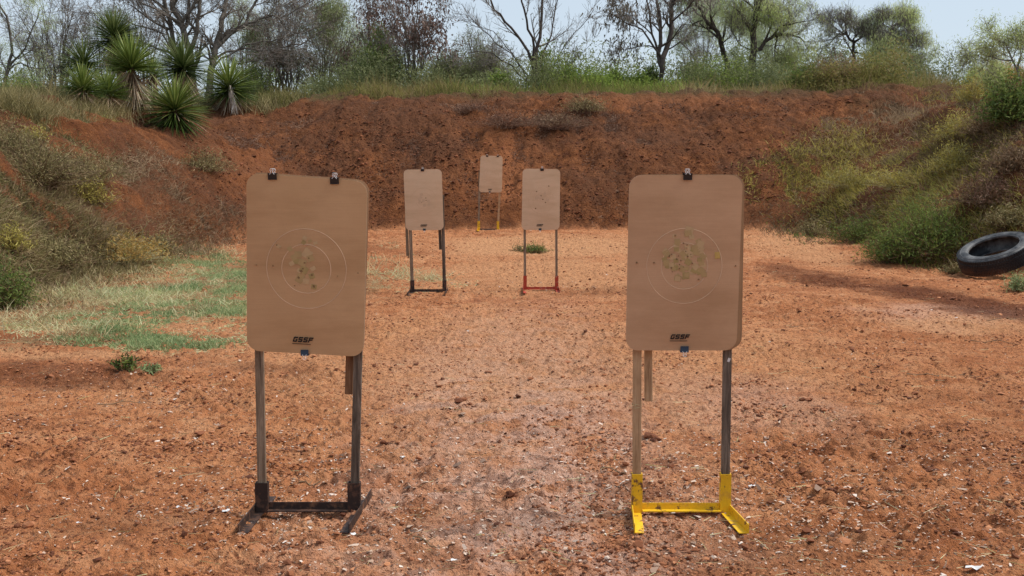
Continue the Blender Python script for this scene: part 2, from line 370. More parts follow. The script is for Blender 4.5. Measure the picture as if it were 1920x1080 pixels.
# ------------------------------------------------------------------ ground sheet
def build_ground():
    r = [0.0, .8, 1.6, 2.3, 2.9]; x = 3.3
    while x < 20: r.append(x); x += .0085 * (max(x, 4) / 4) ** 1.55
    while x < 33: r.append(x); x += .06
    while x < 60: r.append(x); x *= 1.02
    while x < 900: r.append(x); x *= 1.12
    r = np.array(r)
    a = list(np.radians(np.arange(-180, -32, 3.0))); t = R(-32)
    while t < R(32): a.append(t); t += .00135
    a += list(np.radians(np.arange(32.5, 180, 3.0))); a = np.array(a)
    RR, AA = np.meshgrid(r, a, indexing='ij')
    # slide the rings a little so rows of vertices never read as a pattern
    RR = RR + (RR > 3.5) * .3 * .01 * perlin(AA * 300, RR * 40)
    X = RR * np.sin(AA); Y = RR * np.cos(AA)
    Z = height(X, Y, True)
    Z = np.where(RR < 60, Z, Z.clip(None, 1.4))
    nr, na = X.shape; idx = np.arange(nr * na).reshape(nr, na)
    q = np.stack([idx[:-1, :], idx[1:, :], np.roll(idx, -1, 1)[1:, :], np.roll(idx, -1, 1)[:-1, :]], -1).reshape(-1, 4)[:, ::-1]
    mb = MB(); mb.add(np.stack([X, Y, Z], -1), q)
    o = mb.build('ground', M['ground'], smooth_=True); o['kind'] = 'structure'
    x = X.ravel(); y = Y.ravel(); d, t = berm_frac(x, y)
    n1 = fbm(x, y, 1.1, 3); n2 = fbm(x + 50, y, 3.5, 3)
    berm = smooth(-.12, .28, d + n1 * .35 + n2 * .15)
    def blob(cx, cy, rx, ry, rot=0, s=.6):
        c, sn = math.cos(rot), math.sin(rot); u = ((x - cx) * c + (y - cy) * sn) / rx; v = (-(x - cx) * sn + (y - cy) * c) / ry
        return smooth(1.25, .45, np.sqrt(u * u + v * v) + n1 * s + n2 * .25)
    wet_shade = np.maximum.reduce([blob(5.2, 13.2, .6, 3.0, .14, .5), .9 * blob(4.3, 15.8, .6, 1.6, .2), .7 * blob(-3.6, 8.5, 1.7, .6, .1, 1.0), .55 * blob(.5, 5.3, .3, .7, .1, 1.2), .4 * blob(1.0, 4.5, .9, .4, 0, 1.2), .6 * smooth(.28, .5, n2) * smooth(9, 6, y),  # damp soil, plus the near right board's soft shadow painted round its stand
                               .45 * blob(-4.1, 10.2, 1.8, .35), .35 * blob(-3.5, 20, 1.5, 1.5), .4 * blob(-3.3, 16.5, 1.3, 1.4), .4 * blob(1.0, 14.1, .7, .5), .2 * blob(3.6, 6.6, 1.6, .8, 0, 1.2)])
    pale = np.maximum.reduce([.95 * smooth(1.2, .3, np.abs(x + .1 + .3 * n1 - .02 * y)) * smooth(15, 7, y) * (.35 + .65 * smooth(-.25, .25, n2 + n1 * .5)), .7 * blob(-.2, 6.2, .25, .5), .5 * blob(1.5, 7.5, .7, 1.2), .6 * blob(-.1, 9, .9, 2.5), .55 * blob(4.6, 12.1, .9, 1.2)]) * smooth(-.5, .2, n2 + .3)
    bright = np.maximum.reduce([.95 * blob(.6, 20.2, 2.3, 2.3, 0, .4), .7 * blob(.6, 16.5, 2.0, 3.0), .85 * blob(5.0, 20.5, .9, 3.0), .7 * blob(4.6, 11.2, .9, .7), .75 * blob(-3.6, 9.4, 1.0, .3), .6 * blob(-4, 11, 2, .4), .8 * blob(-.1, 25.2, .9, 1.5) * berm, .5 * blob(3.5, 28.5, 2.4, .8), .35 * blob(-5.5, 24.5, .9, 1.6), .45 * blob(0, 9.5, 3, 3)])
    moss = np.maximum.reduce([.6 * blob(-4.5, 13.8, 1.5, 3.6, .05, .9), .5 * blob(-2.5, 14.8, 1.1, 1.6), smooth(.75, 1.1, t), .35 * smooth(5.6, 9.5, x) * smooth(.0, .5, n1 + n2 * .5) * smooth(.1, .5, t), .45 * smooth(21, 17, y) * (x < 0) * smooth(.05, .3, t) * smooth(-.3, .4, n1 + n2)])
    for nm, v in (('berm', berm), ('wet_shade', wet_shade), ('pale', pale), ('bright', bright), ('moss', moss)):
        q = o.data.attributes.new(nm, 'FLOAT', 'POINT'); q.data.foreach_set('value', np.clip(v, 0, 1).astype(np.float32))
build_ground()

# ------------------------------------------------------------------ cardboard targets
def rrect(w, h, rad, n=7):
    P = []
    for cx, cy, a0 in ((w - rad, rad, -90), (w - rad, h - rad, 0), (rad, h - rad, 90), (rad, rad, 180)):
        for k in range(n + 1):
            a = R(a0 + 90 * k / n); P.append((cx + rad * math.cos(a), cy + rad * math.sin(a)))
    return P
class Board:
    def __init__(s, TL, TR, BR, BL, Y):
        s.c = [at(*p, Y) for p in (BL, BR, TL, TR)]
        s.w = ((s.c[1] - s.c[0]).length + (s.c[3] - s.c[2]).length) / 2; s.h = ((s.c[2] - s.c[0]).length + (s.c[3] - s.c[1]).length) / 2
    def S(s, x, y, out=0.0):       # x,y in metres from the lower left corner
        u, v = x / s.w, y / s.h; a, b, c, d = s.c
        p = a * (1 - u) * (1 - v) + b * u * (1 - v) + c * (1 - u) * v + d * u * v
        bow = .006 * math.sin(math.pi * min(max(u, 0), 1)) + .004 * math.sin(math.pi * min(max(v, 0), 1))
        return Vector((p.x, p.y - out - bow, p.z))
def sheet(bd, mats, dx=0, dy=0, back=0, t=.0042, rad=.055, tilt=0):
    """one rounded corrugated cardboard sheet, front face as a grid fan so that it can bow"""
    P = rrect(bd.w, bd.h, rad); n = len(P); mb = MB(); V = []
    cx, cy = bd.w / 2, bd.h / 2
    rings = [1, .8, .55, .25]
    def q(x, y, o): return tuple(bd.S(x + dx + tilt * (y - cy), y + dy, o - back))
    for rr in rings: V += [q(cx + (x - cx) * rr, cy + (y - cy) * rr, 0) for x, y in P]
    V.append(q(cx, cy, 0)); b0 = len(V)
    V += [q(x, y, -t) for x, y in P]; V.append(q(cx, cy, -t))
    F = []; mi = []
    for k in range(len(rings) - 1):
        for i in range(n): F.append([k * n + i, k * n + (i + 1) % n, (k + 1) * n + (i + 1) % n, (k + 1) * n + i])
    ne = len(F)
    for i in range(n): F.append([i, b0 + i, b0 + (i + 1) % n, (i + 1) % n])
    nq = len(F)
    k = len(rings) - 1
    T = [[k * n + i, k * n + (i + 1) % n, len(rings) * n] for i in range(n)] + [[b0 + (i + 1) % n, b0 + i, b0 + n] for i in range(n)]
    mb.add(V, np.array(F)); mb.F.append(np.array(T))
    return mb, [0] * ne + [1] * n + [0] * len(T)
def glyph_logo(bd, cx, cy, w, h):
    """the printed block letters: slanted, wide, rounded corners cut, with a rule below"""
    mb = MB(); sh = .32
    L = {'G': [[(0, .18), (.12, 0), (.9, 0), (1, .12), (1, .56), (.55, .56), (.62, .36), (.72, .36), (.72, .26), (.28, .26), (.28, .74), (1, .74), (1, 1), (.14, 1), (0, .84)]],
         'S': [[(0, 0), (.88, 0), (1, .12), (1, .5), (.9, .6), (.28, .6), (.28, .74), (1, .74), (1, 1), (.12, 1), (0, .88), (0, .5), (.1, .38), (.72, .38), (.72, .24), (0, .24)]],
         'F': [[(0, 0), (.26, 0), (.26, .36), (.92, .36), (.92, .6), (.26, .6), (.26, .74), (1, .74), (1, 1), (0, 1)]]}
    gw = w / 4.6
    for i, ch in enumerate('GSSF'):
        for poly in L[ch]:
            V = []
            for o in (.0013, .0003):
                V += [tuple(bd.S(cx - w / 2 + (i * 1.2 + x) * gw + sh * y * h, cy + y * h, o)) for x, y in poly]
            n = len(poly); mb.add(V, [list(range(n))] + [[k, (k + 1) % n, n + (k + 1) % n, n + k] for k in range(n)])
    V = [tuple(bd.S(x, y, .0012)) for x, y in ((cx - w / 2 - .001, cy - h * .40), (cx + w * .44, cy - h * .40), (cx + w * .44, cy - h * .28), (cx - w / 2 - .001, cy - h * .28))]
    mb.add(V, [[0, 1, 2, 3]])
    return mb
def ring(bd, cx, cy, r, wd=.0034, hgt=.0009, n=72, seed=0):
    rg = random.Random(seed); V = []; F = []
    for i in range(n):
        a = 2 * math.pi * i / n; k = 1 + .12 * rg.random()
        for rr, o in ((r - wd / 2, .0001), (r, hgt * k), (r + wd / 2, .0001)):
            V.append(tuple(bd.S(cx + rr * math.cos(a), cy + rr * math.sin(a), o)))
    for i in range(n):
        j = (i + 1) % n
        F += [[i * 3, i * 3 + 1, j * 3 + 1, j * 3], [i * 3 + 1, i * 3 + 2, j * 3 + 2, j * 3 + 1]]
    mb = MB(); mb.add(V, F); return mb
def patch(bd, cx, cy, s, rot, out, asp=1.0):
    V = []
    for u, v in ((-1, -1), (1, -1), (1, 1), (-1, 1)):
        x = u * s / 2; y = v * s * asp / 2; c, sn = math.cos(rot), math.sin(rot)
        V.append(tuple(bd.S(cx + x * c - y * sn, cy + x * sn + y * c, out)))
    mb = MB(); V2 = [(p[0], p[1] + .0003, p[2]) for p in V]
    mb.add(V + V2, [[0, 1, 2, 3], [0, 4, 5, 1], [1, 5, 6, 2], [2, 6, 7, 3], [3, 7, 4, 0]]); return mb
def dent(bd, cx, cy, r, seed):
    rg = random.Random(seed); n = 9; V = []
    for i in range(n):
        a = 2 * math.pi * i / n; rr = r * rg.uniform(.7, 1.3); V.append(tuple(bd.S(cx + rr * math.cos(a), cy + rr * math.sin(a), .0020)))
    V.append(tuple(bd.S(cx, cy, .0017)))
    mb = MB(); mb.add(V, [[i, (i + 1) % n, n] for i in range(n)]); return mb
def flap(bd, cx, cy, s, rot):
    V = [tuple(bd.S(cx - s, cy, .001)), tuple(bd.S(cx + s, cy + s * .1, .001)), tuple(bd.S(cx + s * .6, cy + s * .5, .006)), tuple(bd.S(cx - s * .7, cy + s * .4, .005))]
    mb = MB(); mb.add(V, [[0, 1, 2, 3]]); return mb

def binder_clip(bd, x, y, side, label, group, sc=1.0, blue=False, up=True, loosew=.5):
    """side +1: clamps the top edge, -1: the bottom edge"""
    c = bd.S(x, y, 0); t = thing('binder_clip', label, 'binder clip', (c.x, c.y, c.z), group)
    W, H = .038 * sc, .026 * sc
    mb = MB(); fr, bk = -.0035, .0035 + .0125          # front/back faces of the pinched sheets (towards / away from the viewer)
    e = side * .006
    # profile of the spring: pinched mouth on the board, flat back beyond the edge
    prof = [(fr - .001, -side * (H - .006)), (fr - .006 * sc, e + side * .001), (bk + .005 * sc, e + side * .001), (bk + .001, -side * (H - .006))]
    th = .0012; V = []
    for xx in (-W / 2, W / 2):
        for (yy, zz) in prof: V.append((c.x + xx, c.y + yy, c.z + zz))
        for (yy, zz) in [(prof[0][0] + th, prof[0][1]), (prof[1][0] + th, prof[1][1] - side * th), (prof[2][0] - th, prof[2][1] - side * th), (prof[3][0] - th, prof[3][1])]: V.append((c.x + xx, c.y + yy, c.z + zz))
    F = [[0, 1, 9, 8], [1, 2, 10, 9], [2, 3, 11, 10], [4, 12, 13, 5], [5, 13, 14, 6], [6, 14, 15, 7]]
    for b in (0, 8): F += [[b, b + 4, b + 5, b + 1], [b + 1, b + 5, b + 6, b + 2], [b + 2, b + 6, b + 7, b + 3]]
    F += [[0, 8, 12, 4], [3, 7, 15, 11]]
    mb.add(V, F)
    mb.tube([(c.x - W / 2, c.y + prof[0][0] - .001, c.z + prof[0][1]), (c.x + W / 2, c.y + prof[0][0] - .001, c.z + prof[0][1])], .0018 * sc, 6)
    mb.build('body', M['clip_blue'] if blue else M['clip'], t)
    for k, (yy, fold) in enumerate(((prof[0][0] - .003, up), (prof[3][0] + .003, True))):
        z0 = prof[0][1]
        h = MB(); zs = side if fold else side
        pts = [(-.0085, .021), (-.006, .026), (-.0035, .032), (-.0065, .039), (-.004, .0455), (.004, .0455), (.0065, .039), (.0035, .032), (.006, .026), (.0085, .021)]
        P = []
        for a, b in pts:
            lean = (-.006 if k == 0 else .004) * (b / .045)
            P.append((c.x + a * sc * 1.15, c.y + yy + lean - (.002 if k == 0 else -.002), c.z + z0 + side * b * sc))
        h.tube(P, .0011 * sc, 6); h.build('handle', M['wire'], t)
    return t

def target(kind, corners, Y, label, mat='card', seed=1, sheets=((0, 0, .0055, 0),), rings=True, clips=(), pasters=(), holes=(), grp='cardboard targets clipped to the stands'):
    bd = Board(*corners, Y)
    mb, mi = sheet(bd, None); o = mb.build('cardboard_target', [M[mat], M['edge']], midx=mi)
    tag(o, label, 'cardboard target', grp)
    cx, cy = bd.w * .505, bd.h * .485
    s1, s2 = bd.w / .505, bd.w / .505
    for k, r in enumerate((.104, .169)):
        if rings: ring(bd, cx, cy, r * s1, seed=seed + k).build('pressed_ring', M['scoreline'], o)
    glyph_logo(bd, bd.w * (.478 if kind else .475), bd.h * .066, .084 * s1, .0225 * s1).build('printed_letters', M['ink'], o)
    return bd, o

# --- wooden stand with an angle iron base
def angle_foot(mb, x, y0, y1, side, hgt=.04, wid=.038, th=.004, splay=0.0, z=0.0):
    L = y1 - y0; c = (x, (y0 + y1) / 2, z); rot = Matrix.Rotation(splay, 3, 'Z')
    mb.box(Vector(c) + rot @ Vector((0, 0, hgt / 2)), (th, L, hgt), rot)
    mb.box(Vector(c) + rot @ Vector((-side * (wid / 2 + th / 2 + .0003), 0, th / 2)), (wid, L - .002, th), rot)
def stand(label, Y, z, xl, xr, top_l, top_r, ztop, sock_h, mats_wood, mat_iron, sw=.052, uw=.038, hook=None, bar_h=.03, foot_out=1, foot=(.36, .27), splay=(0, 0), tint=None, sockgap=.005):
    t = thing('target_stand', label, 'target stand', ((xl + xr) / 2, Y, z), 'wooden target stands with iron bases')
    for k, (x, xt) in enumerate(((xl, top_l), (xr, top_r))):
        mb = MB(); d = Vector((xt - x, 0, ztop - z - .02)); L = d.length; rot = Vector((0, 0, 1)).rotation_difference(d).to_matrix()
        mb.box(Vector((x, Y + .012, z + .02)) + d / 2, (uw, .019, L), rot, bev=.0015)
        u = mb.build('upright', mats_wood[k], t)
        sm = MB(); th = .004; dp = .03
        c = Vector((x, Y + .012, z + sock_h / 2 + .004))
        sm.box(c + Vector((0, -dp / 2 - th / 2, 0)), (sw, th, sock_h))
        sm.box(c + Vector((0, dp / 2 + th / 2, 0)), (sw, th, sock_h))
        for sx in (-1, 1): sm.box(c + Vector((sx * (sw / 2 - th / 2), 0, 0)), (th, dp - .0006, sock_h - .001))
        sm.build('socket', mat_iron, t)
    cb = MB(); wd = xr - xl - sw
    cb.box(((xl + xr) / 2, Y + .012, z + .012 + bar_h / 2), (wd - .0006, .005, bar_h))
    cb.box(((xl + xr) / 2, Y + .012 - .0028 - .017, z + .0145), (wd - .0006, .034, .005))
    cb.build('crossbar', mat_iron if tint is None else tint, t)
    for k, (x, s) in enumerate(((xl, -1), (xr, 1))):
        f = MB(); angle_foot(f, x + s * (sw / 2 + .004), Y - foot[0], Y + foot[1], s * foot_out, splay=splay[k], z=z + .001)
        f.build('foot', mat_iron, t)
    return t
def XS(px, py, Y): return at(px, py, Y).x

YN = 4.95
# near left ---------------------------------------------------
zN = gz(-.9, YN)
stand('dark iron based stand with two weathered wooden uprights holding the large left target', YN + .03, zN + .004, XS(488, 940, YN), XS(662, 940, YN), XS(481, 560, YN), XS(677, 560, YN), 1.3, .135,
      (M['wood_grey'], M['wood_dark']), M['iron'], sw=.056, tint=M['iron'], foot=(.29, .25), bar_h=.036, splay=(R(-1), R(-3)))
cornL = ((462, 324), (689, 340), (682, 669), (463, 657))
bd, o = target(0, cornL, YN, 'large brown cardboard target with two top clips, on the black based stand at left')
for k, (dx, dy, bk, tl) in enumerate(((.004, .006, .0065, .012),)):
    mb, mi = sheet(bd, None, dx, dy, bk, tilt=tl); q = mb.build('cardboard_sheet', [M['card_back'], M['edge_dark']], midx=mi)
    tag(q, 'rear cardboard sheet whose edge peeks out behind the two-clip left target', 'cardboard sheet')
rg = random.Random(3)
m2 = bd.w / .52
def pxm(bd, TLpx, ppm):  # photo pixel to board metres
    return lambda x, y: ((x - TLpx[0]) / ppm, (TLpx[1] - y) / ppm)
fL = pxm(bd, (463, 659), 431)
for (x, y, s, c) in [(560, 472, .035, 0), (577, 470, .04, 1), (568, 487, .038, 0), (556, 485, .03, 2), (583, 478, .03, 0), (571, 500, .035, 2), (577, 463, .022, 1), (566, 512, .028, 0), (586, 511, .026, 2), (562, 520, .03, 0), (575, 522, .026, 1), (590, 531, .024, 2), (552, 478, .024, 0), (588, 497, .022, 1), (548, 490, .02, 1), (572, 441, .018, 1), (570, 449, .02, 2), (582, 446, .02, 0), (592, 449, .02, 1), (524, 460, .018, 1), (545, 463, .02, 0), (563, 503, .026, 1)]:
    u, v = fL(x, y); patch(bd, u, v, s * rg.uniform(.8, 1.1), rg.uniform(-.6, .6), .0006 + rg.random() * .0006, rg.uniform(.7, 1)).build('repair_paster', M['paster'][c], o)
for (x, y, r) in [(566, 503, .006), (569, 498, .004), (586, 509, .005), (561, 515, .005), (590, 530, .006), (554, 531, .003), (572, 487, .004), (520, 457, .003), (482, 497, .003), (513, 496, .003), (634, 508, .0025), (672, 500, .003), (580, 478, .003)]:
    u, v = fL(x, y); dent(bd, u, v, r, x).build('bullet_mark', M['hole'], o)
for (x, y, s) in [(575, 455, .012), (526, 461, .004), (481, 498, .006), (513, 498, .005), (634, 511, .004), (566, 508, .006), (672, 502, .004)]:
    u, v = fL(x, y); flap(bd, u, v, s, 0).build('torn_flap', M['torn'], o)
CG = 'binder clips on the targets'
def bx(bd, px, TLpx, ppm=431): return (px - TLpx) / ppm
binder_clip(bd, .112, bd.h, 1, 'left binder clip on the top edge of the black based left target', CG)
binder_clip(bd, .377, bd.h, 1, 'right binder clip on the top edge of the black based left target', CG)
binder_clip(bd, .257, 0, -1, 'dark blue binder clip on the bottom edge of the big left target', CG, .9, True)
def slat(px0, py0, px1, py1, Y, w, mat, label):
    a, b = at(px0, py0, Y), at(px1, py1, Y); d = a - b; mb = MB()
    mb.box((a + b) / 2, (w, .018, d.length), Vector((0, 0, 1)).rotation_difference(d).to_matrix(), bev=.0015)
    tag(mb.build('wooden_slat', mat), label, 'slat', 'spare slats hanging behind targets')
slat(659, 560, 654, 739, YN + .062, .034, M['wood_red'], 'short reddish wooden slat hanging behind the big left target, inside its right upright')
# near right --------------------------------------------------
zN = gz(.75, YN)
stand('yellow based stand with one tan and one dark upright holding the large right target', YN + .03, zN + .004, XS(1196, 925, YN), XS(1363, 925, YN), XS(1196, 560, YN), XS(1368, 560, YN), 1.3, .175,
      (M['wood_tan'], M['wood_dark']), M['yellow'], sw=.047, uw=.038, bar_h=.032, foot=(.29, .1), splay=(R(-4), R(5)))
cornR = ((1180, 328), (1393, 328), (1381, 657), (1173, 657))
bd, o = target(1, cornR, YN, 'large brown cardboard target with dense square patches, on the yellow based stand', 'card_red', 5)
for k, (dx, dy, bk, tl) in enumerate(((.011, -.001, .014, -.016), (.020, .002, .026, -.02))):
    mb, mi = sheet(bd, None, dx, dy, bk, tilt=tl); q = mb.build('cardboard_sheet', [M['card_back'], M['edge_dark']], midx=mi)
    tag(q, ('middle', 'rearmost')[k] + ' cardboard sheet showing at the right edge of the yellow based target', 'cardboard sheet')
fR = pxm(bd, (1173, 657), 431)
for i in range(58):
    a = rg.uniform(0, 6.28); q = math.sqrt(rg.random()) * 1.0
    x = 1283 + 42 * q * math.cos(a); y = 487 + 40 * q * math.sin(a) - 3
    u, v = fR(x, y); patch(bd, u, v, rg.uniform(.016, .03), rg.uniform(-.7, .7), .0006 + .0007 * i / 58, rg.uniform(.7, 1)).build('repair_paster', M['paster'][rg.choice((0, 0, 1, 2))], o)
for (x, y, s) in [(1286, 431, .036), (1284, 436, .03), (1291, 443, .022), (1308, 456, .03), (1297, 462, .024), (1316, 513, .024), (1267, 521, .024), (1284, 514, .022), (1259, 441, .016)]:
    u, v = fR(x, y); patch(bd, u, v, s, rg.uniform(-.3, .3), .0015, .9).build('repair_paster', M['paster'][rg.choice((0, 1))], o)
u, v = fR(1340, 477); patch(bd, u, v, .022, .1, .001, 1.3).build('repair_paster', M['paster_y'], o)
for i in range(16):
    a = rg.uniform(0, 6.28); q = math.sqrt(rg.random()); u, v = fR(1283 + 38 * q * math.cos(a), 485 + 36 * q * math.sin(a)); dent(bd, u, v, rg.uniform(.002, .0045), i).build('bullet_mark', M['hole'], o)
    if i % 3 == 0: flap(bd, u, v - .004, .006, 0).build('torn_flap', M['torn'], o)
for (x, y) in ((1306, 522), (1260, 440), (1190, 491), (1222, 491), (1375, 497), (1250, 479), (1272, 487)):
    u, v = fR(x, y); dent(bd, u, v, .004, x).build('bullet_mark', M['hole'], o); flap(bd, u, v - .005, .006, 0).build('torn_flap', M['torn'], o)
binder_clip(bd, .249, bd.h, 1, 'black binder clip on the top edge of the yellow based right target', CG)
binder_clip(bd, .257, 0, -1, 'dark blue binder clip on the bottom edge of the yellow based right target', CG, .95, True)
slat(1215, 560, 1216, 752, YN + .062, .035, M['wood_tan'], 'short grey wooden slat hanging behind the yellow based right target, inside its left upright')
# scrap of paper on the dark upright, string on the tan one
c = at(1369, 677, YN); mb = MB(); mb.box((c.x, YN + .03 - .0005, c.z), (.011, .001, .017), Matrix.Rotation(.35, 3, 'Y'))
tag(mb.build('paper_scrap', M['white']), 'tiny white paper scrap stuck to the dark upright of the yellow based stand', 'scrap')
mb = MB(); c = at(1196, 763, YN); P = []
for k in range(26):
    a = k / 25 * 4 * math.pi; P.append((c.x + .022 * math.cos(a), YN + .045 + .014 * math.sin(a), c.z + .008 * math.sin(a * .5) - .006 * k / 25))
P += [(c.x - .034, YN + .02, c.z + .004), (c.x - .04, YN + .02, c.z - .014)]
mb.tube(P, .0011, 4); tag(mb.build('twine', M['straw']), 'thin frayed twine tied round the tan upright of the right stand', 'twine')

# middle left -------------------------------------------------
YM = 14.2; z = gz(-1.1, YM)
stand('small dark iron based stand among grass tufts holding the mid-distance left target', YM + .04, z - .002, XS(772.5, 540, YM), XS(833, 540, YM), XS(767, 400, YM), XS(829, 400, YM), 1.2, .15,
      (M['wood_grey'], M['wood_dark']), M['iron'], sw=.05, uw=.04)
cor = ((756.5, 318), (828, 317), (832, 431), (761, 432))
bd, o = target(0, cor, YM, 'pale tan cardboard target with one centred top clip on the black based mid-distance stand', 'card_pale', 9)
for i in range(9):
    a = rg.uniform(0, 6.28); q = rg.random() * .09; patch(bd, bd.w * .5 + q * math.cos(a), bd.h * .49 + q * math.sin(a), .035, a, .0009 + .0001 * i).build('repair_paster', M['paster_far'], o)
for x, y in ((.56, .53), (.565, .49), (.45, .46)): dent(bd, bd.w * x, bd.h * y, .006, int(x * 100)).build('bullet_mark', M['hole'], o)
binder_clip(bd, bd.w * .5, bd.h, 1, 'black binder clip on the top edge of the pale mid-distance left target', CG, 1.1)
binder_clip(bd, bd.w * .49, 0, -1, 'small binder clip on the bottom edge of the pale mid-distance left target', CG, .9)
slat(762, 405, 764.5, 480, YM + .09, .036, M['wood_grey'], 'grey wooden slat hanging behind the pale target, outside its left upright')
slat(823.5, 405, 826, 468, YM + .09, .036, M['wood_dark'], 'dark wooden slat hanging behind the pale target, against its right upright')
# middle right ------------------------------------------------
YM2 = 14.3; z = gz(.4, YM2)
stand('small orange-red based stand with thin uprights holding the mid-distance right target', YM2 + .04, z - .002, XS(984.5, 530, YM2), XS(1044, 530, YM2), XS(983.5, 400, YM2), XS(1043, 400, YM2), 1.2, .18,
      (M['wood_grey'], M['wood_grey']), M['orange'], sw=.044, uw=.03)
cor = ((980, 316), (1050.5, 317), (1049, 431), (978, 431))
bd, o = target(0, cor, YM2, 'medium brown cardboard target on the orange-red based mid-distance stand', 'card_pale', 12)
for i in range(8):
    a = rg.uniform(0, 6.28); q = rg.random() * .09; patch(bd, bd.w * .5 + q * math.cos(a), bd.h * .52 + q * math.sin(a), .035, a, .0009 + .0001 * i).build('repair_paster', M['paster_far'], o)
for x, y in ((.38, .63), (.36, .35), (.7, .72), (.55, .5), (.5, .56), (.62, .45)): dent(bd, bd.w * x, bd.h * y, .008, int(x * 100)).build('bullet_mark', M['hole'], o)
binder_clip(bd, bd.w * .515, bd.h, 1, 'black binder clip on the top edge of the orange-red based mid-distance target', CG, 1.15)
binder_clip(bd, bd.w * .49, 0, -1, 'small binder clip on the bottom edge of the orange-red based mid-distance target', CG, .9)
# far ---------------------------------------------------------
YF = 23.3; z = gz(-.45, YF) 
stand('farthest small stand with yellow painted sockets at the foot of the red berm', YF + .04, z - .01, XS(897.5, 425, YF), XS(933.5, 425, YF), XS(899, 340, YF), XS(938.5, 340, YF), 1.5, .19,
      (M['wood_grey'], M['wood_tan']), M['yellow'], sw=.05, uw=.04, tint=M['iron_top'], foot=(.2, .2))
cor = ((901, 291.5), (942.5, 292.5), (941, 361), (898, 360))
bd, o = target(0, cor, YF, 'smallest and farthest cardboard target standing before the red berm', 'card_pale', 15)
binder_clip(bd, bd.w * .3, bd.h, 1, 'left binder clip on the top edge of the farthest target', CG, 1.1)
binder_clip(bd, bd.w * .78, bd.h, 1, 'right binder clip on the top edge of the farthest target', CG, 1.1)
binder_clip(bd, bd.w * .47, 0, -1, 'binder clip on the bottom edge of the farthest target', CG, 1)

# ------------------------------------------------------------------ truck tyre leaning on the right bank
def tyre():
    Y = 16.1; c = at(1867, 476, Y)
    t = thing('truck_tyre', 'large worn black tyre lying tilted against the right bank', 'tyre', tuple(c))
    nrm = Vector((-.36, -.17, .90)).normalized()
    X = nrm.orthogonal().normalized(); Yv = nrm.cross(X)
    prof = [(.345, .085), (.342, .105), (.348, .122), (.36, .132), (.38, .142), (.43, .137), (.462, .125), (.482, .108), (.492, .09), (.496, .03), (.497, 0), (.496, -.03), (.492, -.09), (.482, -.108), (.462, -.125), (.43, -.137), (.38, -.142), (.36, -.132), (.348, -.122), (.342, -.105), (.345, -.085),
            (.352, -.10), (.38, -.122), (.43, -.118), (.462, -.09), (.470, 0), (.462, .09), (.43, .118), (.38, .122), (.352, .10)]
    n = 96; V = []; m = len(prof)
    for i in range(n):
        a = 2 * math.pi * i / n; d = X * math.cos(a) + Yv * math.sin(a)
        for r, h in prof: V.append(tuple(c + d * r + nrm * h))
    F = [[i * m + k, ((i + 1) % n) * m + k, ((i + 1) % n) * m + (k + 1) % m, i * m + (k + 1) % m] for i in range(n) for k in range(m)]
    mb = MB(); mb.add(V, F)
    nn = NT('tyre_rubber'); tn = nn.noise(5, 5, .65); low = nn.noise(2.2, 4)
    sp = nn.n('ShaderNodeSeparateXYZ'); nn.set(sp.inputs[0], nn.tc)
    cc = nn.mix(nn.ramp(tn, [(.42, 0.0), (.68, .7)]), (.016, .018, .022, 1), (.26, .25, .24, 1))
    mb.build('casing', nn.out(cc, .55, .4, nrm=nn.bump(nn.noise(60, 3), .3, .003)), t, smooth_=True)
    # raised sidewall rings
    rb = MB()
    for r, h, w2 in ((.352, .124, .006), (.447, .133, .004)):
        P = [tuple(c + (X * math.cos(2 * math.pi * i / 90) + Yv * math.sin(2 * math.pi * i / 90)) * r + nrm * h) for i in range(90)]
        rb.tube(P, w2, 6, closed=True)
    rb.build('sidewall_ring', plain('tyre_ring', (.13, .135, .14), .5, .4), t, smooth_=True)
    # tread: three circumferential ribs and shoulder lugs
    tb = MB(); nb = 84
    for row, (h0, h1, off) in enumerate(((.062, .112, 0), (.022, .055, .5), (-.016, .016, 0), (-.055, -.022, .5), (-.112, -.062, 0))):
        for i in range(nb):
            a = 2 * math.pi * (i + off) / nb; d = X * math.cos(a) + Yv * math.sin(a); tg = -X * math.sin(a) + Yv * math.cos(a)
            rot = Matrix((tg, d, nrm)).transposed()
            shd = .478 if row in (0, 4) else .5
            hh = (h0 + h1) / 2
            tb.box(c + d * (shd + .006 if row not in (0, 4) else .489) + nrm * hh, (2 * math.pi * .5 / nb * (.74 if row in (0, 4) else .86), .016 if row not in (0, 4) else .03, h1 - h0), rot)
    n2 = NT('tread_rubber'); mud = n2.noise(4, 5, .7); zz = n2.n('ShaderNodeSeparateXYZ'); n2.set(zz.inputs[0], n2.tc)
    g = n2.math('ADD', n2.math('MULTIPLY', zz.outputs[2], -3.2), n2.math('ADD', mud, .62))
    cm = n2.mix(n2.ramp(g, [(.55, 0.0), (.85, .85)]), (.016, .017, .02, 1), (.13, .055, .028, 1))
    tb.build('tread', n2.out(cm, .6, .4), t)
tyre()
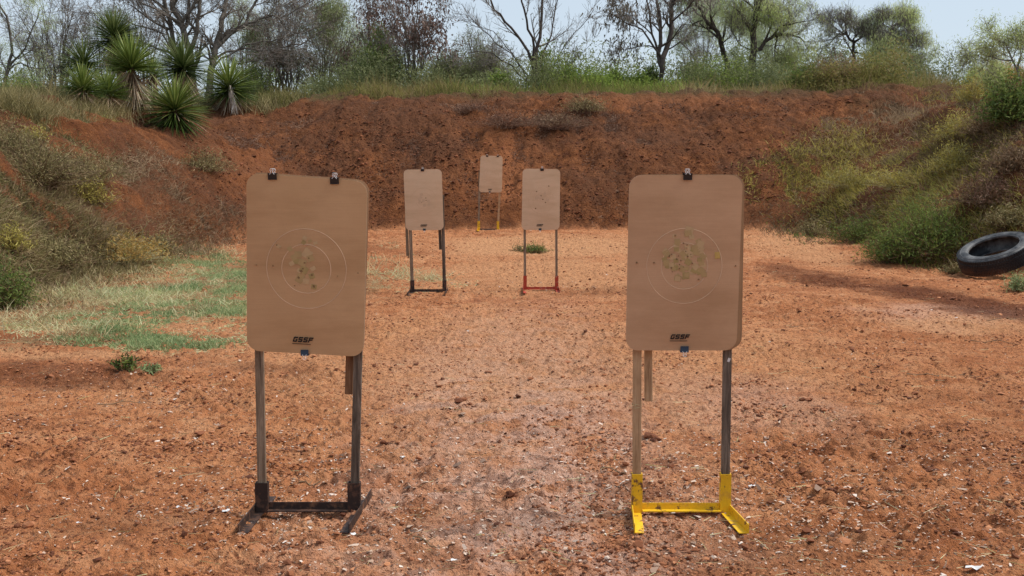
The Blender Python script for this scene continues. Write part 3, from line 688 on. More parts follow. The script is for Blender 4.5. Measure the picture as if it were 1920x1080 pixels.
# ------------------------------------------------------------------ vegetation helpers
RNG = np.random.RandomState(11)
def unit(v): return v / np.maximum(np.linalg.norm(v, axis=-1, keepdims=True), 1e-9)
def strips(mb, P, D, L, Wd, curl, rnd, segs=3, tip=.12, side=None, base=1.0, fold=0, flip=False):
    """N blades: start P, direction D, length L, width Wd, bending down by curl"""
    N = len(P); L = np.broadcast_to(L, (N,)); Wd = np.broadcast_to(Wd, (N,)); curl = np.broadcast_to(curl, (N,))
    D = unit(D)
    if side is None:
        side = np.cross(D, unit(RNG.randn(N, 3))); side = unit(side)
    V = np.zeros((N, segs + 1, 2, 3)); p = P.copy(); d = D.copy()
    for k in range(segs + 1):
        t = k / segs
        w = Wd * (base + (1 - base) * min(t * 3, 1)) * (1 - (1 - tip) * t ** 1.5) * .5
        V[:, k, 0] = p - side * w[:, None]; V[:, k, 1] = p + side * w[:, None]
        d = d.copy(); d[:, 2] -= curl / segs; d = unit(d); p = p + d * (L / segs)[:, None]
    idx = np.arange(N * (segs + 1) * 2).reshape(N, segs + 1, 2)
    F = np.stack([idx[:, :-1, 0], idx[:, :-1, 1], idx[:, 1:, 1], idx[:, 1:, 0]], -1).reshape(-1, 4)
    mb.add(V.reshape(-1, 3), F, np.repeat(np.broadcast_to(rnd, (N,)), (segs + 1) * 2))
def frusta(mb, P0, P1, r0, r1, n=4):
    P0 = np.array(P0, float); P1 = np.array(P1, float); r0 = np.array(r0, float); r1 = np.array(r1, float)
    d = unit(P1 - P0); ref = np.where(np.abs(d[:, 2:3]) > .9, np.array([[1., 0, 0]]), np.array([[0., 0, 1]]))
    u = unit(np.cross(d, ref)); v = np.cross(d, u); N = len(P0)
    P0 = P0 - d * (r0 * .35)[:, None]; P1 = P1 + d * (r1 * .35)[:, None]
    V = np.zeros((N, 2, n, 3))
    for k in range(n):
        a = 2 * math.pi * k / n; q = u * math.cos(a) + v * math.sin(a)
        V[:, 0, k] = P0 + q * r0[:, None]; V[:, 1, k] = P1 + q * r1[:, None]
    idx = np.arange(N * 2 * n).reshape(N, 2, n)
    F = np.stack([idx[:, 0], np.roll(idx[:, 0], -1, 1), np.roll(idx[:, 1], -1, 1), idx[:, 1]], -1).reshape(-1, 4)
    mb.add(V.reshape(-1, 3), F, np.repeat(RNG.rand(N), 2 * n))

class Tree:
    def __init__(s, seed, wig=.18, up=.04, ratio=.62, ang=(28, 62), kids=(3, 5), maxl=3, minr=.0035, seg=.22):
        s.r = random.Random(seed); s.T = ([], [], [], []); s.C = ([], [], [], []); s.tips = []
        s.wig, s.up, s.ratio, s.ang, s.kids, s.maxl, s.minr, s.seg = wig, up, ratio, ang, kids, maxl, minr, seg
    def put(s, a, b, ra, rb, thick):
        L = s.T if thick else s.C; L[0].append(tuple(a)); L[1].append(tuple(b)); L[2].append(ra); L[3].append(rb)
    def rv(s): return Vector((s.r.gauss(0, 1), s.r.gauss(0, 1), s.r.gauss(0, 1)))
    def branch(s, p, d, L, r, lv):
        n = max(3, int(L / s.seg)); st = L / n; p = Vector(p); d = Vector(d).normalized(); pts = [(p.copy(), r)]
        for k in range(n):
            d = (d + s.rv() * s.wig + Vector((0, 0, s.up))).normalized(); q = p + d * st
            rr = max(r * (1 - .75 * (k + 1) / n), s.minr * .7); s.put(p, q, pts[-1][1], rr, lv == 0 or r > .035)
            p = q; pts.append((p.copy(), rr))
            if lv >= s.maxl - 1: s.tips.append((p.copy(), d.copy()))
        if lv < s.maxl: s.kidsof(pts, L, lv)
    def kidsof(s, pts, L, lv, dens=1.0, t0=.2):
        m = len(pts) - 1; nk = int(round(s.r.uniform(*s.kids) * dens + (L if lv < 2 else 0)))
        for _ in range(nk):
            t = s.r.uniform(t0, 1) * m; i = min(int(t), m - 1); a, ra = pts[i]; b, rb = pts[i + 1]
            p = a.lerp(b, t - i); ax = (b - a).normalized(); side = ax.cross(s.rv()).normalized(); an = R(s.r.uniform(*s.ang))
            dd = ax * math.cos(an) + side * math.sin(an)
            ll = L * s.ratio * s.r.uniform(.6, 1.15) * (1.15 - .5 * t / m)
            s.branch(p, dd, max(ll, .25), max(ra * .6, s.minr), lv + 1)
    def limb(s, px, Y, r0, r1, zs=0.0, depth=0.0, dens=1.0, sub=.55):
        """a main limb that follows a drawn line; kinks smoothed; wanders in depth"""
        P = [at(x, y, Y) for x, y in px]; out = []
        for i in range(len(P) - 1):
            a, b = P[i], P[i + 1]; k = max(2, int((b - a).length / .22))
            for j in range(k): out.append(a.lerp(b, j / k))
        out.append(P[-1]); n = len(out); ph = s.r.uniform(0, 6)
        # spring from the limb that passes through the starting point, at that limb's own depth
        s.main = getattr(s, 'main', []); y0 = 0.0
        if s.main:
            j = min(s.main, key=lambda q: (q.x - out[0].x) ** 2 + (q.z - out[0].z) ** 2)
            if math.hypot(j.x - out[0].x, j.z - out[0].z) < .5: y0 = j.y - Y; out[0].x, out[0].z = j.x, j.z
        for i, p in enumerate(out):
            t = i / n; p.y += y0 + depth * t + .12 * math.sin(ph + t * 5) * t; p += s.rv() * .022 * (1 if i else 0)
        r0 *= .74; r1 *= .74; rs = [r0 + (r1 - r0) * i / (n - 1) for i in range(n)]
        for i in range(n - 1): s.put(out[i], out[i + 1], rs[i], rs[i + 1], True)
        s.main += [q.copy() for q in out]
        L = sum((out[i + 1] - out[i]).length for i in range(n - 1))
        s.kidsof([(out[i], rs[i]) for i in range(n)], L * sub, 0, dens, .25)
    def build(s, label, cat, base, bark='bark', twig='twig', leaf=None, name='tree', group=None, nl=0, ll=.1, lw=.02, spread=.15, droop=.5, lname='foliage', cl=.42):
        t = thing(name, label, cat, tuple(base), group)
        if s.T[0]: mb = MB(); frusta(mb, *s.T, n=7); mb.build('trunk', M[bark], t, smooth_=True)
        if s.C[0]: mb = MB(); frusta(mb, *s.C, n=3); mb.build('branches', M[twig], t)
        if leaf and nl and s.tips:
            T = np.array([p[:] for p, d in s.tips]); Dv = np.array([d[:] for p, d in s.tips])
            keep = np.sin(T[:, 0] * 2.1 + T[:, 2] * 1.7 + s.r.random() * 6) + .6 * RNG.randn(len(T)) > cl * 2 - 1.1
            T = T[keep]; Dv = Dv[keep]
            if len(T):
                k = RNG.randint(0, len(T), nl); P = T[k] + RNG.randn(nl, 3) * spread
                D = Dv[k] * .5 + RNG.randn(nl, 3) * .5; D[:, 2] -= droop
                sh = np.clip(.5 + .28 * np.sin(T[k][:, 0] * 4) * np.cos(T[k][:, 2] * 3.3) + .2 * RNG.randn(nl), 0, 1)
                mb = MB(); strips(mb, P, D, ll * RNG.uniform(.6, 1.4, nl), lw, .4, sh, 1, .3); mb.build('foliage', M[leaf], t)
        return t

def bush(label, cat, px, py, wpx, hpx, kind='olive', stem='twig', Y=None, n=160, nl=9000, ll=.05, lw=.014, name='shrub', group=None, dome=.5, low=.15, up=.2, spread=.05, sink=.05, seed=None):
    """stems fanning from one root, leaves along them. px,py = foot; wpx,hpx = size in photo pixels"""
    if Y is None: b = hit1(px, py)
    else: q = at(px, py, Y); b = Vector((q.x, Y, gz(q.x, Y)))
    Y = b.y; W = wpx / FPX * Y / 2; H = hpx / FPX * Y
    if Y and name != 'weed' and sink > 1: pass
    top = at(px, py - hpx, Y).z; H = max(top - b.z, .1)
    t = thing(name, label, cat, (b.x, b.y, b.z - sink), group)
    az = RNG.rand(n) * 2 * np.pi; rad = np.sqrt(RNG.rand(n)); hh = RNG.uniform(.35, 1, n) ** .7 * (1 - (1 - dome) * rad ** 2)
    tip = np.stack([b.x + np.cos(az) * rad * W, b.y + np.sin(az) * rad * W, b.z + hh * H], -1)
    tip += RNG.randn(n, 3) * np.array([W, W, H]) * .07
    root = np.stack([b.x + RNG.randn(n) * W * .12, b.y + RNG.randn(n) * W * .12, np.full(n, b.z - sink)], -1)
    K = 4; pts = [root]
    ctrl = root * .5 + tip * .5; ctrl[:, :2] = root[:, :2] * .72 + tip[:, :2] * .28; ctrl[:, 2] += .08 * H
    for k in range(1, K + 1):
        u = k / K; pts.append((1 - u) ** 2 * root + 2 * u * (1 - u) * ctrl + u * u * tip + (RNG.randn(n, 3) * .02 * H if k < K else 0))
    r0 = max(.004, .007 * H) * RNG.uniform(.6, 1.5, n); mb = MB()
    for k in range(K): frusta(mb, pts[k], pts[k + 1], r0 * (1 - .8 * k / K), r0 * (1 - .8 * (k + 1) / K), 3)
    # side twigs
    m = n * 4; i = RNG.randint(0, n, m); u = RNG.uniform(.35, 1, m); A = np.stack(pts, 1); f = u * K; j = np.minimum(f.astype(int), K - 1)
    p0 = A[i, j] + (A[i, j + 1] - A[i, j]) * (f - j)[:, None]; d = unit(unit(A[i, j + 1] - A[i, j]) + RNG.randn(m, 3) * .55 + np.array([0, 0, up])); ln = H * RNG.uniform(.06, .2, m)
    p1 = p0 + d * ln[:, None]; frusta(mb, p0, p1, np.full(m, max(.0025, .003 * H)), np.full(m, .0015), 3)
    mb.build('stems', M[stem], t)
    if nl:
        q = RNG.randint(0, m, nl); tt = RNG.rand(nl)[:, None]; P = p0[q] * (1 - tt) + p1[q] * tt + RNG.randn(nl, 3) * spread * (H ** .5)
        z = (P[:, 2] - b.z) / H; ok = (z > low * RNG.rand(nl)) ; P = P[ok]; qq = q[ok]; N = len(P)
        D = unit(RNG.randn(N, 3) + np.array([0, 0, up * 2])); sh = np.clip(.45 + .22 * np.sin(i[qq] * 1.7) + .2 * RNG.randn(N), 0, 1)
        mb = MB(); strips(mb, P, D, ll * RNG.uniform(.6, 1.4, N), lw, .2, sh, 1, .35); mb.build('foliage', M[kind], t)
    return t

def yucca(label, px, py, Rpx, bx_, by_, dy=0, mat='yucca', n=170, skirt=0, tiltv=(0, 0), stalk=False, up=.25, lean=0):
    n = int(n * 2.1); dy = dy * .35; b = hit1(bx_, by_); Y = b.y + dy; 
    if dy: q = at(bx_, by_, Y); b = Vector((q.x, Y, gz(q.x, Y)))
    c = at(px, py, Y); Rm = Rpx / FPX * Y
    t = thing('yucca', label, 'yucca', (b.x, b.y, b.z), 'yuccas on the left bank')
    tr = MB(); P = [Vector((b.x, b.y, b.z - .1)), Vector((b.x, b.y, b.z)).lerp(c, .5) + Vector((.02, 0, 0)), c]; tr.tube(P, [.1, .085, .07], 8); tr.build('trunk', M['brush'], t, smooth_=True)
    k = np.arange(n); cz = 1 - (k + .5) / n * (1 + up); az = k * 2.39996 + RNG.randn(n) * .1; sr = np.sqrt(1 - np.clip(cz, -1, 1) ** 2)
    D = np.stack([sr * np.cos(az), sr * np.sin(az), cz], -1) + RNG.randn(n, 3) * .06 + np.array([tiltv[0], tiltv[1], 0]); D = unit(D)
    P = np.array(c[:]) + D * .05 + np.stack([np.zeros(n), np.zeros(n), (cz - .4) * .12], -1)
    up_ = np.array([0, 0, 1.]); side = unit(np.cross(D, up_ + RNG.randn(n, 3) * .15)); L = Rm * RNG.uniform(1.0, 1.32, n); W = .027 * (Rm / .55) ** .5
    mb = MB(); rnd = np.clip(.35 + .4 * cz + .18 * RNG.randn(n), 0, 1)
    # folded leaf: two halves meeting in a keel
    nrm = unit(np.cross(side, D))
    for sg in (-1, 1):
        s2 = unit(side * sg + nrm * .55); S = 4; V = np.zeros((n, S + 1, 2, 3)); p = P.copy(); d = D.copy()
        for j in range(S + 1):
            u = j / S; w_ = W * .5 * (.75 + .9 * u) * max(1 - u ** 2.2, .04)
            V[:, j, 0] = p; V[:, j, 1] = p + s2 * w_; d = d.copy(); d[:, 2] -= .03 + .05 * RNG.rand(n); d = unit(d); p = p + d * (L / S)[:, None]
        idx = np.arange(n * (S + 1) * 2).reshape(n, S + 1, 2)
        F = np.stack([idx[:, :-1, 0], idx[:, :-1, 1], idx[:, 1:, 1], idx[:, 1:, 0]], -1).reshape(-1, 4)
        mb.add(V.reshape(-1, 3), F, np.repeat(rnd, (S + 1) * 2))
    mb.build('green_leaves', M[mat], t)
    ns = 80 + int(skirt * 330); az = RNG.rand(ns) * 6.283; el = RNG.uniform(-1.25, -.15 if not skirt else -.6, ns); f = RNG.rand(ns)[:, None] * (.15 + .45 * skirt)
    D = np.stack([np.cos(az) * np.cos(el), np.sin(az) * np.cos(el), np.sin(el)], -1); bp = np.array(c[:]) * (1 - f) + np.array([b.x, b.y, b.z + .1]) * f
    mb = MB(); strips(mb, bp + D * .05, D, Rm * RNG.uniform(.6, 1.25, ns), .026, RNG.uniform(0, .5, ns), RNG.rand(ns), 3, .2); mb.build('dead_leaves', M['skirt'], t)
    if stalk:
        s0 = np.array(c[:]) + np.array([.05, -.12, .0]); st = MB(); e = Vector(s0) + Vector((.14, -.32, -.42)); st.tube([Vector(s0), Vector(s0) + Vector((.04, -.2, .03)), Vector(s0) + Vector((.1, -.3, -.15)), e], [.02, .018, .014, .008], 6)
        m = 160; u = RNG.rand(m)[:, None]; Q = (np.array(s0) + np.array([.04, -.2, .03])) * (1 - u) + np.array(e) * u
        D = RNG.randn(m, 3) * .25 + np.array([.15, -.05, -1]); strips(st, Q + RNG.randn(m, 3) * .03, D, RNG.uniform(.12, .3, m), .012, .1, RNG.rand(m), 2, .3)
        st.build('dry_flower_stalk', M['stalk_leaf'], t)
    return t
M['stalk_leaf'] = plant_mat('dry_flower', [(.2, .16, .13), (.4, .34, .28), (.55, .48, .4)], .1)

def in_ellipses(ells, n):
    """n photo-plane samples inside given ellipses (cx,cy,rx,ry,weight) dropped on to the terrain"""
    wts = np.array([e[2] * e[3] * (e[4] if len(e) > 4 else 1) for e in ells], float); k = RNG.choice(len(ells), n, p=wts / wts.sum()); E = np.array([e[:4] for e in ells], float)[k]
    a = RNG.rand(n) * 6.283; q = np.sqrt(RNG.rand(n)) * (1 + .18 * np.sin(a * 3 + k) + .12 * np.sin(a * 7 + k * 2))
    P, ok = hit(E[:, 0] + E[:, 2] * q * np.cos(a), E[:, 1] + E[:, 3] * q * np.sin(a)); return P[ok], k[ok]
def clumped(P, n, s):
    """turn seeds P into n points gathered in clumps of radius s"""
    k = RNG.randint(0, len(P), n); Q = P[k] + RNG.randn(n, 3) * np.array([s, s, 0]); Q[:, 2] = height(Q[:, 0], Q[:, 1]); return Q, k
def cover(name, P, n, clump, L, W, mat, label, cat, curl=.6, lean=.45, up=1.0, segs=3, sink=.03):
    Q, k = clumped(P, n, clump); D = RNG.randn(n, 3) * lean; D[:, 2] = up
    hue = np.clip(.5 + .75 * fbm(P[:, 0], P[:, 1], .55, 2) + .25 * RNG.randn(len(P)), 0, 1)[k]; rnd = np.clip(hue * .8 + .1 + .15 * RNG.randn(n), 0, 1); hs = (RNG.uniform(.35, 1.15, len(P)) * (.72 + 1.1 * fbm(P[:, 0] + 20, P[:, 1], .7, 2)))[k].clip(.18, 1.6)
    Q[:, 2] -= sink; mb = MB(); strips(mb, Q, D, L * RNG.uniform(.5, 1.2, n) * hs, W, curl * RNG.uniform(.2, 1.6, n), rnd, segs, .2)
    o = mb.build(name, M[mat]); tag(o, label, cat, kind='stuff'); return o
# ------------------------------------------------------------------ yuccas on the left bank
yucca('front yucca, lowest on the bank, a full bright green ball of leaves', 328, 207, 56, 333, 243, n=230, up=.75, tiltv=(0, -.12))
yucca('rightmost yucca with a pale dried flower stalk drooping in front', 430, 165, 50, 432, 213, dy=.3, n=200, up=.45, stalk=True, skirt=.25)
yucca('yucca behind and above the front one, with brown dead leaves at its lower right', 343, 128, 50, 352, 200, dy=1.6, mat='yucca_dk', n=190, up=.35, skirt=.55, tiltv=(-.12, 0))
yucca('middle yucca with a long skirt of hanging dead leaves down to the ground', 246, 128, 50, 262, 212, dy=.6, n=180, up=.02, skirt=1.0)
yucca('tallest yucca, a dark head above all the others', 214, 72, 46, 232, 200, dy=2.4, mat='yucca_dk', n=190, up=.35, skirt=.3, tiltv=(.1, 0))
yucca('dark leafed yucca at upper left with one upright pale tuft', 157, 122, 42, 165, 195, dy=1.8, mat='yucca_dk', n=150, up=.3, skirt=.4)
yucca('lowest left yucca, a short green head close to the ground', 155, 170, 38, 160, 208, dy=.5, n=150, up=.1)
yucca('small yucca squeezed between the lowest left one and the skirted one', 202, 178, 36, 207, 210, dy=.3, n=150, up=.0)
yucca('smallest yucca head half hidden right of the skirted one', 286, 140, 24, 290, 205, dy=1.2, n=90, up=.1)

# ------------------------------------------------------------------ trees behind the crest
TG = 'trees behind the berm'
def tb(px, Y): q = at(px, 200, Y); return Vector((q.x, Y, gz(q.x, Y) - .1))
def tree(label, px, Y, limbs, seed, group=TG, dens=1.0, maxl=3, sub=.5, leaf=None, nl=0, bark='bark', twig='twig', kids=(4, 6), wig=.16, up=.04, ang=(25, 60), ratio=.62, minr=.0045, seg=.22, cat='tree', **k):
    T = Tree(seed, wig, up, ratio, ang, kids, maxl, minr, seg)
    for l in limbs:
        pts, r0, r1 = l[:3]; T.limb(pts, Y, r0, r1, depth=l[3] if len(l) > 3 else T.r.uniform(-1.2, 1.2), dens=dens, sub=sub)
    return T.build(label, cat, tb(px, Y), bark, twig, leaf, group=group, nl=nl, **k)
def fan(px, py, topy, spread, k, seed, bend=.25):
    """limb list for a many-stemmed shrub"""
    r = random.Random(seed); out = []
    for i in range(k):
        u = (i + .5) / k * 2 - 1 + r.uniform(-.12, .12); tx = px + u * spread; ty = topy + abs(u) ** 1.5 * (py - topy) * .35 + r.uniform(-.1, .1) * (py - topy)
        mx = px + u * spread * (.5 - bend * .5); my = (py + ty) / 2 - 5
        out.append(([(px + u * 8, py), (mx, my), (tx, ty)], r.uniform(.02, .045), .006))
    return out
tree('big grey tree with three bare trunks rising behind the yuccas', 360, 34.0, [
    ([(368, 205), (364, 150), (361, 100), (350, 60), (334, 20), (322, -50)], .19, .07), ([(362, 105), (377, 62), (380, 25), (392, -50)], .10, .04),
    ([(352, 66), (357, 30), (353, -50)], .08, .035), ([(338, 195), (331, 110), (323, 60), (313, 20), (300, -50)], .13, .06),
    ([(350, 62), (322, 25), (300, 10), (270, -30)], .05, .02), ([(377, 40), (400, 20), (415, -10)], .03, .012), ([(331, 100), (300, 60), (262, 48), (215, 30), (150, 18)], .04, .012)], 21, dens=1.1, kids=(5, 8), sub=.6, leaf='darkleaf', nl=900, ll=.05, lw=.03)
tree('leaning grey tree right of the big bare one, with long branches reaching right', 392, 33.2, [
    ([(388, 200), (392, 130), (396, 90), (404, 50), (410, 20), (416, -50)], .15, .07), ([(396, 88), (420, 62), (440, 42), (452, 15), (470, -40)], .09, .04),
    ([(438, 44), (465, 30), (482, 18), (510, 22), (540, 5), (575, -15)], .05, .02), ([(392, 105), (420, 95), (452, 88), (500, 92), (560, 78), (610, 45), (630, 15)], .05, .01),
    ([(390, 125), (412, 108), (455, 80), (500, 72), (560, 55), (615, 40)], .04, .01), ([(394, 135), (440, 120), (490, 110), (530, 112)], .03, .008), ([(482, 18), (500, 2), (530, -8)], .03, .015)], 22, dens=1.0, kids=(5, 7), sub=.45, leaf='darkleaf', nl=700, ll=.05, lw=.03)
tree('bare tangled shrub at the far left edge of the thicket', 20, 33, [([(5, 190), (12, 130), (22, 80), (10, 30), (-10, -20)], .08, .03, 0.0), ([(12, 130), (45, 90), (60, 50), (75, 15)], .05, .015, 0.0), ([(13, 126), (40, 119), (70, 128), (110, 125)], .035, .01, 0.0), ([(17, 105), (34, 108), (55, 95), (90, 98)], .03, .01, 0.0)], 23, dens=0.8, leaf='mesq', nl=4000, ll=.08, lw=.014)
tree('grey bare many-stemmed shrub in the left thicket, nearest the left edge', 78, 36, fan(80, 195, 20, 70, 11, 5), 24, dens=0.65, sub=.5, twig='twig')
tree('grey bare many-stemmed shrub left of the dark upper yucca', 112, 34, fan(112, 190, -20, 70, 13, 6), 25, dens=0.65, sub=.5)
tree('thin bare shrub rising behind the tallest yucca', 200, 37, fan(195, 190, -30, 75, 10, 7), 26, dens=0.5, sub=.5)
tree('bare twiggy shrub between the tallest yucca and the big grey tree', 270, 37, fan(272, 195, -30, 60, 12, 8), 27, dens=0.5, sub=.5, leaf='darkleaf', nl=1500, ll=.06, lw=.03)
tree('bare shrub with thin leaning stems behind the rightmost yucca', 455, 38, fan(460, 190, 20, 50, 9, 9), 28, dens=0.55, sub=.5, leaf='mesq', nl=5000, ll=.09, lw=.014)
tree('twiggy grey shrub tree with a pale green haze of leaves, left of the brown thicket', 510, 37, fan(515, 190, -20, 55, 10, 10), 29, dens=0.55, sub=.5, leaf='olive', nl=7000, ll=.09, lw=.016)
tree('dense grey-brown twig tree halfway between the yuccas and the brown leafed trees', 545, 36, fan(540, 190, -10, 60, 13, 11), 30, dens=0.55, sub=.5, leaf='brownleaf', nl=2500, ll=.06, lw=.03)
tree('bushy tree with olive leaves above the left berm crest', 605, 37, fan(607, 190, 25, 55, 12, 12), 31, dens=0.5, sub=.5, leaf='olive', nl=9000, ll=.07, lw=.022, lname='foliage')
tree('pale leafed tree behind the first brown leafed tree', 640, 40, fan(640, 190, 8, 55, 8, 13), 32, dens=1.2, sub=.5, leaf='mesq', nl=9000, ll=.09, lw=.014)
tree('first brown leafed tree, shorter, behind the green upright bush', 692, 36, fan(695, 180, 22, 42, 9, 14), 33, dens=0.4, sub=.45, leaf='brownleaf', nl=2000, ll=.085, lw=.05, spread=.14, droop=.8, bark='bark_dk')
tree('second brown leafed tree, tall, with many slender dark stems', 775, 32.5, fan(775, 178, -25, 78, 15, 15, .4), 34, dens=0.42, sub=.42, leaf='brownleaf', nl=2300, ll=.085, lw=.05, spread=.14, droop=.9, bark='bark', maxl=3)
tree('thin leafless shrub behind the tall brown leafed tree', 720, 39, fan(720, 185, -15, 60, 8, 16), 35, dens=0.6, sub=.5)
tree('bare many-stemmed tree with dark stems spreading like a fan at top centre', 995, 33, [
    ([(1002, 168), (1000, 125), (988, 95), (960, 55), (925, 20), (905, -40)], .065, .025), ([(1000, 130), (1000, 90), (988, 40), (975, -10), (968, -40)], .055, .025), ([(1006, 160), (1004, 110), (1012, 70), (1018, 20), (1020, -40)], .075, .04),
    ([(1010, 150), (1015, 110), (1035, 60), (1045, 10), (1050, -40)], .04, .015), ([(1012, 160), (1040, 120), (1062, 80), (1090, 50), (1110, 20)], .03, .008), ([(1000, 155), (970, 115), (930, 80), (895, 50), (868, 15)], .03, .008),
    ([(1002, 165), (960, 125), (925, 105), (895, 100), (870, 112)], .035, .01), ([(1015, 160), (1050, 140), (1085, 105), (1105, 85)], .025, .006), ([(990, 150), (960, 100), (925, 60), (885, 45), (850, 30)], .022, .006)], 36, dens=1.1, kids=(3, 5), sub=.5, wig=.1, up=.1, bark='bark_dk', leaf='darkleaf', nl=250, ll=.06, lw=.03, ang=(20, 45))
tree('grey arching leafless shrub left of the fan-shaped bare tree', 905, 35, fan(905, 178, 80, 62, 9, 17, -.3), 37, dens=0.8, sub=.5, leaf='olive', nl=2500, ll=.06, lw=.02)
tree('tree with a dark doubled trunk and a few hanging dark leaves, right of centre', 1240, 33, [
    ([(1240, 178), (1240, 130), (1236, 100), (1240, 60), (1235, 20), (1228, -40)], .11, .04), ([(1240, 128), (1250, 95), (1262, 60), (1262, 20), (1268, -40)], .11, .07), ([(1238, 105), (1215, 70), (1190, 52), (1160, 40), (1130, 28)], .045, .01),
    ([(1236, 100), (1222, 60), (1218, 20), (1210, -30)], .05, .02), ([(1232, 88), (1205, 85), (1170, 92), (1150, 95)], .025, .006), ([(1250, 95), (1275, 80), (1295, 95), (1300, 120)], .03, .008), ([(1222, 60), (1190, 30), (1160, 5)], .03, .01), ([(1262, 40), (1290, 15), (1310, -10)], .04, .015)], 38, dens=1.3, kids=(4, 6), sub=.5, leaf='darkleaf', nl=900, ll=.11, lw=.05, droop=1.2, bark='bark_dk', spread=.1)
tree('slanting pale leafed mesquite whose trunk leans left', 1362, 36, [([(1362, 170), (1360, 120), (1352, 85), (1340, 62), (1318, 40), (1302, 15), (1296, -30)], .13, .05), ([(1340, 62), (1330, 30), (1350, -10)], .05, .02), ([(1318, 40), (1290, 50), (1272, 72)], .03, .01), ([(1352, 85), (1375, 60), (1385, 30)], .03, .01), ([(1304, 20), (1270, 5), (1240, 0)], .04, .015)], 39, bark='bark_dk', dens=1.5, leaf='mesq', nl=9000, ll=.10, lw=.013, droop=1.2, spread=.11, kids=(4, 7))
tree('stout dark trunked mesquite with spreading crooked limbs and wispy pale leaves', 1408, 35, [
    ([(1408, 175), (1409, 130), (1413, 95), (1412, 60), (1415, 25), (1420, -40)], .19, .06), ([(1418, 100), (1434, 78), (1455, 66), (1480, 66), (1496, 75), (1507, 88)], .09, .012), ([(1440, 74), (1462, 52), (1490, 45), (1528, 37)], .05, .008), ([(1436, 76), (1442, 50), (1440, 30)], .05, .015),
    ([(1455, 64), (1452, 90), (1456, 125)], .045, .015), ([(1410, 95), (1385, 85), (1370, 60), (1372, 30)], .03, .01), ([(1412, 62), (1395, 40), (1390, 10)], .035, .012), ([(1415, 40), (1440, 20), (1470, 5)], .04, .012), ([(1450, 82), (1470, 85), (1482, 108)], .02, .008)], 40, bark='bark_dk', dens=1.5, leaf='mesqy', nl=9500, ll=.10, lw=.013, droop=1.2, spread=.11, kids=(4, 7))
tree('half bare mesquite with a crooked forked trunk, on the rise', 1600, 37, [([(1604, 165), (1600, 110), (1596, 82), (1583, 68), (1568, 68), (1548, 78)], .10, .02), ([(1597, 84), (1602, 68), (1615, 55)], .05, .012), ([(1583, 68), (1580, 45), (1584, 38)], .05, .015), ([(1597, 84), (1620, 62), (1640, 45)], .04, .01), ([(1583, 70), (1560, 55), (1545, 45)], .03, .008), ([(1632, 100), (1655, 85), (1672, 78)], .035, .012), ([(1602, 100), (1628, 102), (1640, 80)], .03, .01)], 41, bark='bark_dk', dens=1.8, leaf='mesq', nl=6000, ll=.09, lw=.012, droop=1.0, spread=.1, kids=(5, 8), sub=.6)
tree('lime leafed mesquite with one long limb reaching right, right of the half bare one', 1677, 36, [([(1677, 165), (1676, 130), (1677, 100), (1672, 70), (1678, 40)], .085, .03), ([(1679, 115), (1700, 106), (1712, 100), (1740, 99), (1762, 93)], .06, .01), ([(1677, 80), (1695, 74), (1715, 72)], .035, .01), ([(1674, 75), (1655, 88), (1642, 100)], .03, .01), ([(1678, 50), (1700, 35), (1712, 28)], .03, .008), ([(1677, 60), (1665, 42), (1668, 30)], .03, .008), ([(1680, 125), (1705, 118), (1730, 125)], .04, .01)], 42, bark='bark_dk', dens=1.7, leaf='mesqy', nl=8500, ll=.09, lw=.014, droop=1.2, spread=.11, kids=(5, 8), sub=.6)
tree('wispy bare sapling on the right skyline', 1790, 33, [([(1786, 165), (1793, 125), (1800, 95)], .016, .005), ([(1790, 140), (1783, 118), (1775, 100)], .01, .004), ([(1794, 125), (1808, 110)], .008, .003)], 43, dens=1.0, sub=.7, kids=(2, 4), maxl=2)
tree('pale leafed tree behind the leaning mesquite, right of the doubled trunk', 1320, 41, fan(1322, 180, 5, 50, 7, 18), 44, dens=1.2, sub=.5, leaf='mesq', nl=7500, ll=.1, lw=.014, droop=1.1, spread=.11)
tree('pale green tree crown filling the gap between the two dark mesquites and the sky', 1450, 42, fan(1452, 170, 0, 62, 7, 19), 45, dens=1.1, sub=.5, leaf='mesq', nl=9000, ll=.1, lw=.014, droop=1.1, spread=.11)
tree('pale wispy tree top above the right bank at the photo edge', 1905, 23, [([(1912, 150), (1908, 110), (1900, 80), (1890, 60)], .03, .01), ([(1912, 140), (1925, 100), (1940, 60)], .03, .01), ([(1909, 120), (1882, 98), (1866, 92)], .02, .006)], 46, dens=1.6, leaf='mesqy', nl=9000, ll=.045, lw=.012, droop=.4, spread=.07)

# ------------------------------------------------------------------ shrubs along the crest and beyond
SG = 'shrubs along the berm crest'
bush('dark green upright bush in front of the first brown leafed tree', 'bush', 715, 176, 92, 120, 'green', Y=33.5, n=220, nl=15000, ll=.09, lw=.018, up=.6, group=SG, low=.25)
bush('rounded olive bush left of the arching leafless shrub', 'bush', 842, 176, 105, 100, 'olive', Y=34.5, n=200, nl=10000, ll=.08, lw=.02, group=SG, low=.2)
bush('tall olive brown bush with a domed top near top centre', 'bush', 905, 172, 95, 116, 'olive', Y=37, n=180, nl=8500, ll=.08, lw=.02, group=SG, low=.3)
bush('lime green low shrub below the arching leafless shrub', 'bush', 938, 176, 46, 45, 'lime', Y=31.8, n=90, nl=5000, ll=.07, lw=.028, group=SG)
bush('lime vine covered bush at the foot of the fan-shaped bare tree', 'bush', 1018, 170, 55, 82, 'lime', Y=33.5, n=70, nl=3500, ll=.08, lw=.035, group=SG, up=.5)
bush('bright green shrub just right of the fan-shaped bare tree', 'bush', 1066, 172, 36, 58, 'lime', Y=32.5, n=80, nl=4500, ll=.08, lw=.03, group=SG)
